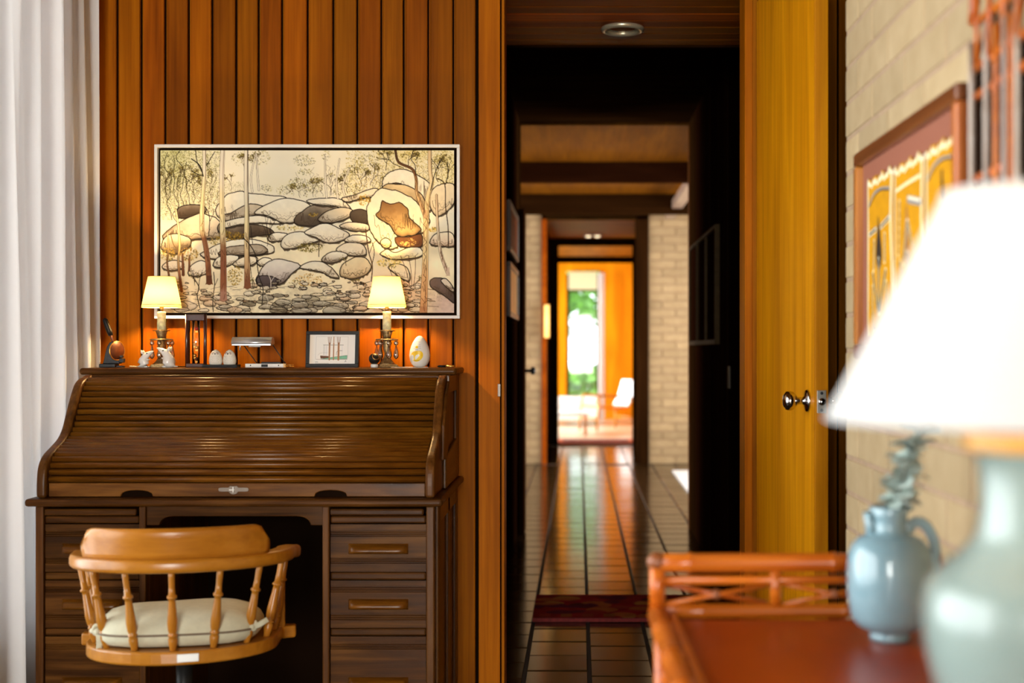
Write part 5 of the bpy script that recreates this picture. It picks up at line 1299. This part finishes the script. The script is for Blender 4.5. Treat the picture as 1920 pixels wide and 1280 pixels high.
# ================================================================ BARK PAINTINGS ON THE BLOCK WALL
AX_ = .622
ay = lambda x: AX_*2400/(x-1085)
A0, A1 = 2.87, 2.085      # far end, near end along the wall
az0, az1 = 1.18, wz(290, 2.87)
ar = thing('framed_bark_paintings', 'three ochre bark paintings in an amber timber frame on the block wall', 'artwork', (.65, (A0+A1)/2, 0))
def ab(b, name, mat, bevel=0, parent=ar): b.xf(Matrix.Translation((-.65, -(A0+A1)/2, 0))); return b.build(name, mat, parent, bevel)
f_ = .030
ab(MB().box(.615, .648, A1, A0, az1-f_, az1), 'frame_rail', M['framered'], .005)
ab(MB().box(.615, .648, A1, A0, az0, az0+f_), 'frame_rail', M['framered'], .005)
ab(MB().box(.615, .648, A1, A1+f_, az0+f_, az1-f_), 'frame_stile', M['frameamber'], .005)
ab(MB().box(.615, .648, A0-f_, A0, az0+f_, az1-f_), 'frame_stile', M['frameamber'], .005)
ab(MB().box(.631, .647, A1+f_, A0-f_, az0+f_, az1-f_), 'mount', M['mattboard'])
def paint_bark(k):
    C = Canvas(110, 190, (.78,.54,.05)); C.im *= (1+(C.n1-.5)[..., None]*.16+(C.n2-.5)[..., None]*.12)
    wt = (.92,.88,.76); bk = (.16,.12,.10); gr = (.55,.52,.50)
    for x in (3, 106): C.stroke([(x, 0), (x+rng.normal(0, 2), 60), (x+rng.normal(0, 2), 120), (x, 190)], 6, wt, .85)
    C.stroke([(0, 4), (40, 6), (110, 3)], 6, wt, .9)
    def dash(p, q, w_=4, n=9):
        P, Q = np.array(p, float), np.array(q, float)
        C.stroke([tuple(P), tuple(Q)], w_+3, wt, .8, False)
        for i in range(n):
            C.stroke([tuple(P+(Q-P)*(i+.15)/n), tuple(P+(Q-P)*(i+.75)/n)], w_, bk, .95, False)
    if k != 1: C.stroke([(10, 30), (30, 20), (60, 17), (98, 21)], 4, gr); C.stroke([(10, 32), (55, 19), (98, 23)], 1.6, bk)
    else: C.stroke([(10, 26), (98, 22)], 4, wt, .9); C.stroke([(60, 42), (100, 50)], 9, gr); C.stroke([(60, 40), (98, 48)], 3, wt)
    if k == 2:
        C.poly([(52,60),(60,34),(66,60),(78,95),(68,118),(55,112),(46,92)], (.2,.16,.13), smooth=True); dash((50,60),(28,110)); dash((70,70),(92,118)); dash((28,110),(16,160)); dash((60,118),(58,180)); dash((92,118),(78,170)); C.stroke([(58,30),(58,60)], 6, bk)
    elif k == 0:
        C.poly([(52,60),(55,48),(60,60),(70,96),(58,112),(44,96)], (.2,.16,.13)); C.stroke([(12,66),(45,62)], 6, gr); C.stroke([(66,62),(98,54)], 6, gr); dash((12,66),(44,63), 3, 4); dash((66,62),(98,55), 3, 4)
        dash((56,100),(56,158), 5, 10); dash((30,115),(54,162), 5, 7); dash((84,115),(58,162), 5, 7); dash((36,76),(34,110), 3, 5); dash((80,72),(80,104), 3, 5); dash((28,130),(30,182), 3, 7); dash((86,128),(84,176), 3, 7); C.stroke([(30,180),(70,186)], 3, bk)
    else:
        C.poly([(50,62),(55,46),(60,62),(64,100),(54,116),(46,100)], (.62,.42,.22)); dash((56,66),(40,110)); dash((58,66),(80,104), 3); dash((55,100),(56,165), 4, 9); dash((26,108),(52,160), 4, 7); dash((90,112),(62,160), 4, 7); dash((24,40),(20,100), 3, 6)
    return C.im
for k, (xa, xb, yt, yb_) in enumerate(((1622, 1669, 343, 625), (1672, 1726, 300, 0), (1730, 1796, 258, 0))):
    ya, yb2 = ay(xa), ay(xb); zt = wz(343, ay(1622))-.005*(k != 0); zb_ = az0+.05
    bark_im = paint_bark(k)
    def fn(u, v, ya=ya, yb2=yb2, zt=zt, zb_=zb_, k=k):
        ed = (.005*np.sin(u*23+k)+.004*np.sin(u*51+2*k))*np.clip(1-v*12, 0, 1)
        return (.6245+.004*(1-np.cos((u-.5)*2.4))-.65, ya+(yb2-ya)*u-(A0+A1)/2, zt-(zt-zb_)*v+ed)
    br = obj('bark_painting', print_mesh('bark_painting', bark_im, fn), M['print'], ar)
    sol = br.modifiers.new('thickness', 'SOLIDIFY'); sol.thickness = .003

# ================================================================ BAMBOO MIRROR
MX = .622
my = lambda x: MX*2400/(x-1085)
mr_ = thing('bamboo_mirror', 'tall bamboo-framed wall mirror with lattice crest at the right edge', 'mirror', (.65, 1.63, 1.02))
def mpole(p, q, r, mat='greycane', name='cane', nodes=True):
    f = lambda t: (t[0]-.65, t[1]-1.63, t[2]-1.02)
    return pole([f(p), f(q)], r, name, mat, mr_, nodes, 10, .085)
Mz0, Mz1 = 1.08, 1.645
Ma, Mb = my(1820), 1.22
for (x_, r_, mt) in ((1822, .0055, 'greycane'), (1850, .006, 'greycane'), (1868, .005, 'bamboo'), (1884, .005, 'greycane'), (1897, .005, 'bamboo'), (1907, .0045, 'greycane')):
    y_ = my(x_); mpole((MX, y_, Mz0), (MX, y_, wz(40, y_) if x_ in (1850,) else Mz1+.04), r_, mt)
    mpole((MX, Ma+Mb-y_, Mz0), (MX, Ma+Mb-y_, Mz1+.04), r_, mt)
for z_ in (Mz0, Mz0+.10, 1.41, 1.47, Mz1-.045, Mz1, Mz1+.07):
    mpole((MX+.008, Ma, z_), (MX+.008, Mb, z_) if z_ > 1.55 or z_ < 1.2 else (MX+.008, my(1884), z_), .0075, 'bamboo', 'cane_rail')
for (p, q) in (((Ma, .07), (Ma-.06, .30)), ((Mb, .07), (Mb+.06, .30)), ((Ma-.06, .30), (Mb+.06, .30)), ((Ma-.02, .14), (Mb+.02, .14))):
    mpole((MX+.004, p[0], Mz1+p[1]), (MX+.004, q[0], Mz1+q[1]), .0085, 'bamboo', 'crest_cane')
for k in range(13):
    y_ = Ma-.03-k*(Ma-Mb-.06)/12; mpole((MX, y_, Mz1), (MX, y_, Mz1+.14), .0036, 'bamboo', 'lattice_cane', False)
for k in range(9):
    y_ = Ma-.01-k*(Ma-Mb)/9; mpole((MX+.008, y_, Mz1+.01), (MX+.008, y_-(Ma-Mb)/9, Mz1+.13), .0033, 'bamboo', 'lattice_cane', False)
MB().box(-.014, -.006, Mb+.14-1.63, my(1909)-1.63, Mz0+.10-1.02, Mz1-.045-1.02).build('mirror_glass', M['mirror'], mr_)
MB().box(-.008, -.002, Mb+.01-1.63, 2.072-1.63, Mz0-1.02, Mz1-1.02).build('back_panel', M['backing'], mr_)

# ================================================================ HALLWAY THINGS
def paint_rug(W=150, H=70, seed=3):
    g = np.random.default_rng(seed); C = Canvas(W, H, (.66,.11,.09)); C.im *= (1+(C.n2-.5)[..., None]*.5)
    pal = [(.80,.40,.16),(.66,.16,.12),(.42,.08,.16),(.84,.55,.22),(.72,.22,.15),(.36,.10,.08)]
    for _ in range(46):
        x, y = g.uniform(0, W), g.uniform(0, H); a, b = g.uniform(5, 16), g.uniform(3, 8)
        C.poly([(x-a,y),(x-a*.4,y-b),(x+a*.5,y-b*.8),(x+a,y),(x+a*.3,y+b),(x-a*.6,y+b*.7)], pal[g.integers(6)], None, None, al=.9)
    for k in range(8): C.poly([(6+k*19,H-12),(16+k*19,H-12),(16+k*19,H-3),(6+k*19,H-3)], (.66,.36,.12), smooth=False, al=.8 if k % 2 else .3)
    return C.im
rg = thing('hall_rug', 'small thick red patterned mat lying across the hallway tiles', 'rug', (.17, 5.9, .001))
ru = rg
MB().box(-.375, .375, -.27, .27, 0, .018).build('pile', M['rugbase'], ru, .004)
obj('pattern', print_mesh('pattern', paint_rug(), lambda u, v: (-.372+.744*u, .267-.534*v, .0188+0*u)), M['redrug'], ru)
pr = tag(MB().box(-.9, .9, -1.0, 1.0, 0, .012).build('sun_patch_slab', M['whitecloth'], None, .004, loc=(1.82, 11.6, .001)), 'pale slab standing in for sunlight on the gallery floor at the right of the hallway', 'rug')  # thin pale slab shaped like a patch of sunlight on the tiles
dl = thing('downlight', 'round brushed-metal downlight in the hallway soffit', 'light', (wx(1167, 5.08), 5.06, 2.470))
MB().torus((0,0,-.004), .074, .012, 'z', 36, 8).build('trim_ring', M['palemetal'], dl)
MB().lathe([(.070,-.004),(.055,.001),(.002,.002)], 32, cap0=False).build('reflector', M['steel'], dl)
# bark panel triptych on the right hall wall
tp = thing('hall_triptych', 'dark triple panel picture with thin pale frame on the right hall wall', 'picture', (HR-.004, 7.5, 1.55))
t0, t1 = HR*2400/(1351-1085), HR*2400/(1300-1085)
tz0, tz1 = wz(645, t0), wz(420, t0)
def tpb(b, name, mat, bevel=0): b.xf(Matrix.Translation((-(HR-.004), -7.5, -1.55))); return b.build(name, mat, tp, bevel)
xa_, xb_ = HR-.030, HR-.005
tpb(MB().box(xa_, xb_, t0, t1, tz1-.02, tz1), 'frame_rail', M['dimframe']); tpb(MB().box(xa_, xb_, t0, t1, tz0, tz0+.025), 'frame_rail', M['dimframe'])
for k in range(4):
    yq = t0+(t1-t0-.02)*k/3; tpb(MB().box(xa_, xb_, yq, yq+.02, tz0+.025, tz1-.02), 'frame_stile', M['dimframe'])
    if k < 3: tpb(MB().box(xa_+.012, xb_, yq+.02, yq+(t1-t0-.02)/3, tz0+.025, tz1-.02), 'panel', M['darkwood_z'])
# two small pictures on the left hall wall
for (ya, yb2, za, zb_, lab, mt) in ((7.0, 7.95, wz(597, 7.5), wz(500, 7.5), 'lower gold-toned framed picture on the left hall wall', 'goldpic'), (7.0, 7.95, wz(482, 7.5), wz(392, 7.5), 'upper dark framed picture on the left hall wall', 'soffit')):
    t = thing('hall_picture', lab, 'picture', (HL+.006, 7.5, za), 0, 'pictures on the left hall wall')
    MB().box(0, .022, ya-7.5, yb2-7.5, 0, .03).build('frame_rail', M['greycane'], t, .003); MB().box(0, .022, ya-7.5, yb2-7.5, zb_-za-.03, zb_-za).build('frame_rail', M['greycane'], t, .003)
    MB().box(0, .022, ya-7.5, ya-7.47, .03, zb_-za-.03).build('frame_stile', M['greycane'], t, .003); MB().box(0, .022, yb2-7.53, yb2-7.5, .03, zb_-za-.03).build('frame_stile', M['greycane'], t, .003)
    MB().box(0, .012, ya-7.47, yb2-7.53, .03, zb_-za-.03).build('picture_sheet', M[mt], t)
# side door standing at the end of the left hall wall
d2 = struct(MB().box(HL+.014, HL+.05, 8.20, 8.50, .01, 2.1).build('door_2', M['darkwood_z'], None, .002), 'dark door edge at the end of the left hall wall', 'door')
MB().lathe([(.012,0),(.010,.03),(.024,.04),(.026,.055),(.016,.066),(.001,.068)], 18, cap1=False).xf(Matrix.Translation((HL+.05, 8.42, wz(695, 8.42))) @ Matrix.Rotation(R(90), 4, 'Y')).build('knob', M['iron'], d2)
sw = tag(MB().box(HR-.012, HR-.005, -.035, .035, -.055, .055).build('light_switch', M['greyplate'], None, .002, loc=(0, HR*2400/(1370-1085), wz(707, 6.28))), 'pale light switch plate on the right hall wall', 'switch')
# wall light in the far opening
wl_ = thing('wall_light', 'slim glowing amber wall light beside the far opening', 'light', (wx(1025, 13.3), 13.36, wz(602, 13.3)))
MB().box(-.03, .03, -.012, .012, -.18, .18).build('back_plate', M['soffit'], wl_, .003); MB().tube([(0,-.04,-.17),(0,-.04,.17)], .026, 14).build('diffuser', M['amber'], wl_)
for x_ in (1103, 1120):
    t = thing('ceiling_spot', 'left small round spotlight in the vestibule ceiling' if x_ == 1103 else 'right small round spotlight in the vestibule ceiling', 'light', (wx(x_, 15.5), 15.5, 2.588), 0, 'vestibule spotlights')
    MB().torus((0,0,-.008), .045, .010, 'z', 20, 6).build('rim', M['white'], t); MB().sphere((0,0,-.01), .038, 14, 8, (1,1,.5)).build('lens', M['spot'], t)
# far living room
frg = thing('far_rug', 'red-orange rug at the threshold of the far room', 'rug', (.22, 16.42, .002))
MB().box(-.5, .5, -.32, .32, 0, .03).build('pile', M['orangewool'], frg, .006)
MB().box(-.42, .42, -.24, .24, .03, .033).build('field', M['rugbase'], frg)
sf = thing('low_sofa', 'low white sofa under the far garden window', 'sofa', (wx(1080, 20.6), 20.6, 0))
MB().box(-.55, .38, -.35, .35, .08, .28).build('base', M['whitecloth'], sf, .02); MB().box(-.53, .36, -.36, .30, .28, .44).build('seat_cushion', M['whitecloth'], sf, .04, 3)
for px_ in (-.5, .33):
    for py_ in (-.3, .3): MB().box(px_-.02, px_+.02, py_-.02, py_+.02, 0, .08).build('leg', M['darkwood_z'], sf)
lt = thing('low_table', 'low pale timber table in front of the far sofa', 'table', (wx(1066, 18.2), 18.2, 0))
MB().box(-.22, .28, -.3, .3, .27, .31).build('table_top', M['whitecloth'], lt, .005)
for px_ in (-.18, .24):
    for py_ in (-.26, .26): MB().box(px_-.02, px_+.02, py_-.02, py_+.02, 0, .27).build('leg', M['chair_z'], lt)
ac = thing('armchair', 'light timber armchair with white backrest in the far room', 'chair', (wx(1138, 19.2), 19.2, 0), R(-62))
for s_ in (-1, 1):
    MB().tube([(s_*.27,-.32,0),(s_*.27,-.30,.3),(s_*.27,-.26,.52),(s_*.27,.1,.50),(s_*.27,.34,.46)], .018, 8).build('arm_frame', M['chair_x'], ac)
    MB().tube([(s_*.27,.30,0),(s_*.27,.30,.30),(s_*.27,.33,.47)], .018, 8).build('leg', M['chair_z'], ac)
MB().tube([(-.27,-.31,.18),(.27,-.31,.18)], .014, 8).build('stretcher', M['chair_x'], ac); MB().tube([(-.27,.30,.18),(.27,.30,.18)], .014, 8).build('stretcher', M['chair_x'], ac)
MB().sweep([(0,-.30,.36),(0,-.05,.33),(0,.20,.32)], rrect(.25, .02, .015)).build('seat', M['doorwood'], ac)
MB().sweep([(0,.24,.36),(0,.32,.48),(0,.38,.66),(0,.40,.74)], rrect(.22, .02, .015)).build('backrest', M['whitecloth'], ac)
fc = MB(); nn = 26
for j in range(5):
    for i in range(nn):
        u = i/(nn-1); fc.v.append((wx(1122, 21.8)+u*.11, 21.78+.03*math.sin(u*22), .004+(2.5)*j/4))
fc.f = [(j*nn+i, j*nn+i+1, (j+1)*nn+i+1, (j+1)*nn+i) for j in range(4) for i in range(nn-1)]; fc.sm = [True]*len(fc.f)
tag(fc.build('far_curtain', M['curtain']), 'narrow pale curtain drawn beside the far garden window', 'curtain')
tag(MB().box(lw0+.04, lw1-.04, 21.94, 21.96, wz(543, 22), wz(510, 22)).build('roller_blind', M['blind'], None, .002), 'half-lowered pale green roller blind at the top of the far window', 'blind')
# garden trees outside the far window
def tree(label, x, y, h, r, n, seed):
    g = random.Random(seed); t = thing('garden_tree', label, 'tree', (x, y, -.15), 0, 'garden trees beyond the far window')
    MB().tube([(0,0,0),(.05,0,h*.3),(0,.1,h*.6)], [.12,.09,.05], 8).build('trunk', M['stem'], t)
    b = MB()
    for k in range(n):
        a, q, e = g.uniform(0, 2*PI), g.random()**.5*r, g.uniform(-.35, .4)*h
        c = Vector((q*math.cos(a), q*math.sin(a)*.7, h*.62+e*(1-q/r*.5)))
        d1 = Vector((g.gauss(0,1), g.gauss(0,1), g.gauss(0,1))).normalized()*.14; d2 = d1.orthogonal().normalized()*.08
        b.add([c-d1, c+d2, c+d1, c-d2], [(0,1,2,3)])
    stuff(b.build('foliage', M['foliage'], t))
tree('taller garden tree on the left beyond the far window', -.55, 30.0, 5.2, 1.7, 1500, 1)
tree('garden tree on the right beyond the far window', 1.5, 33.0, 5.0, 1.9, 1400, 2)
tree('low garden shrub on the lawn beyond the far window', .3, 27.5, 1.0, .9, 500, 3)
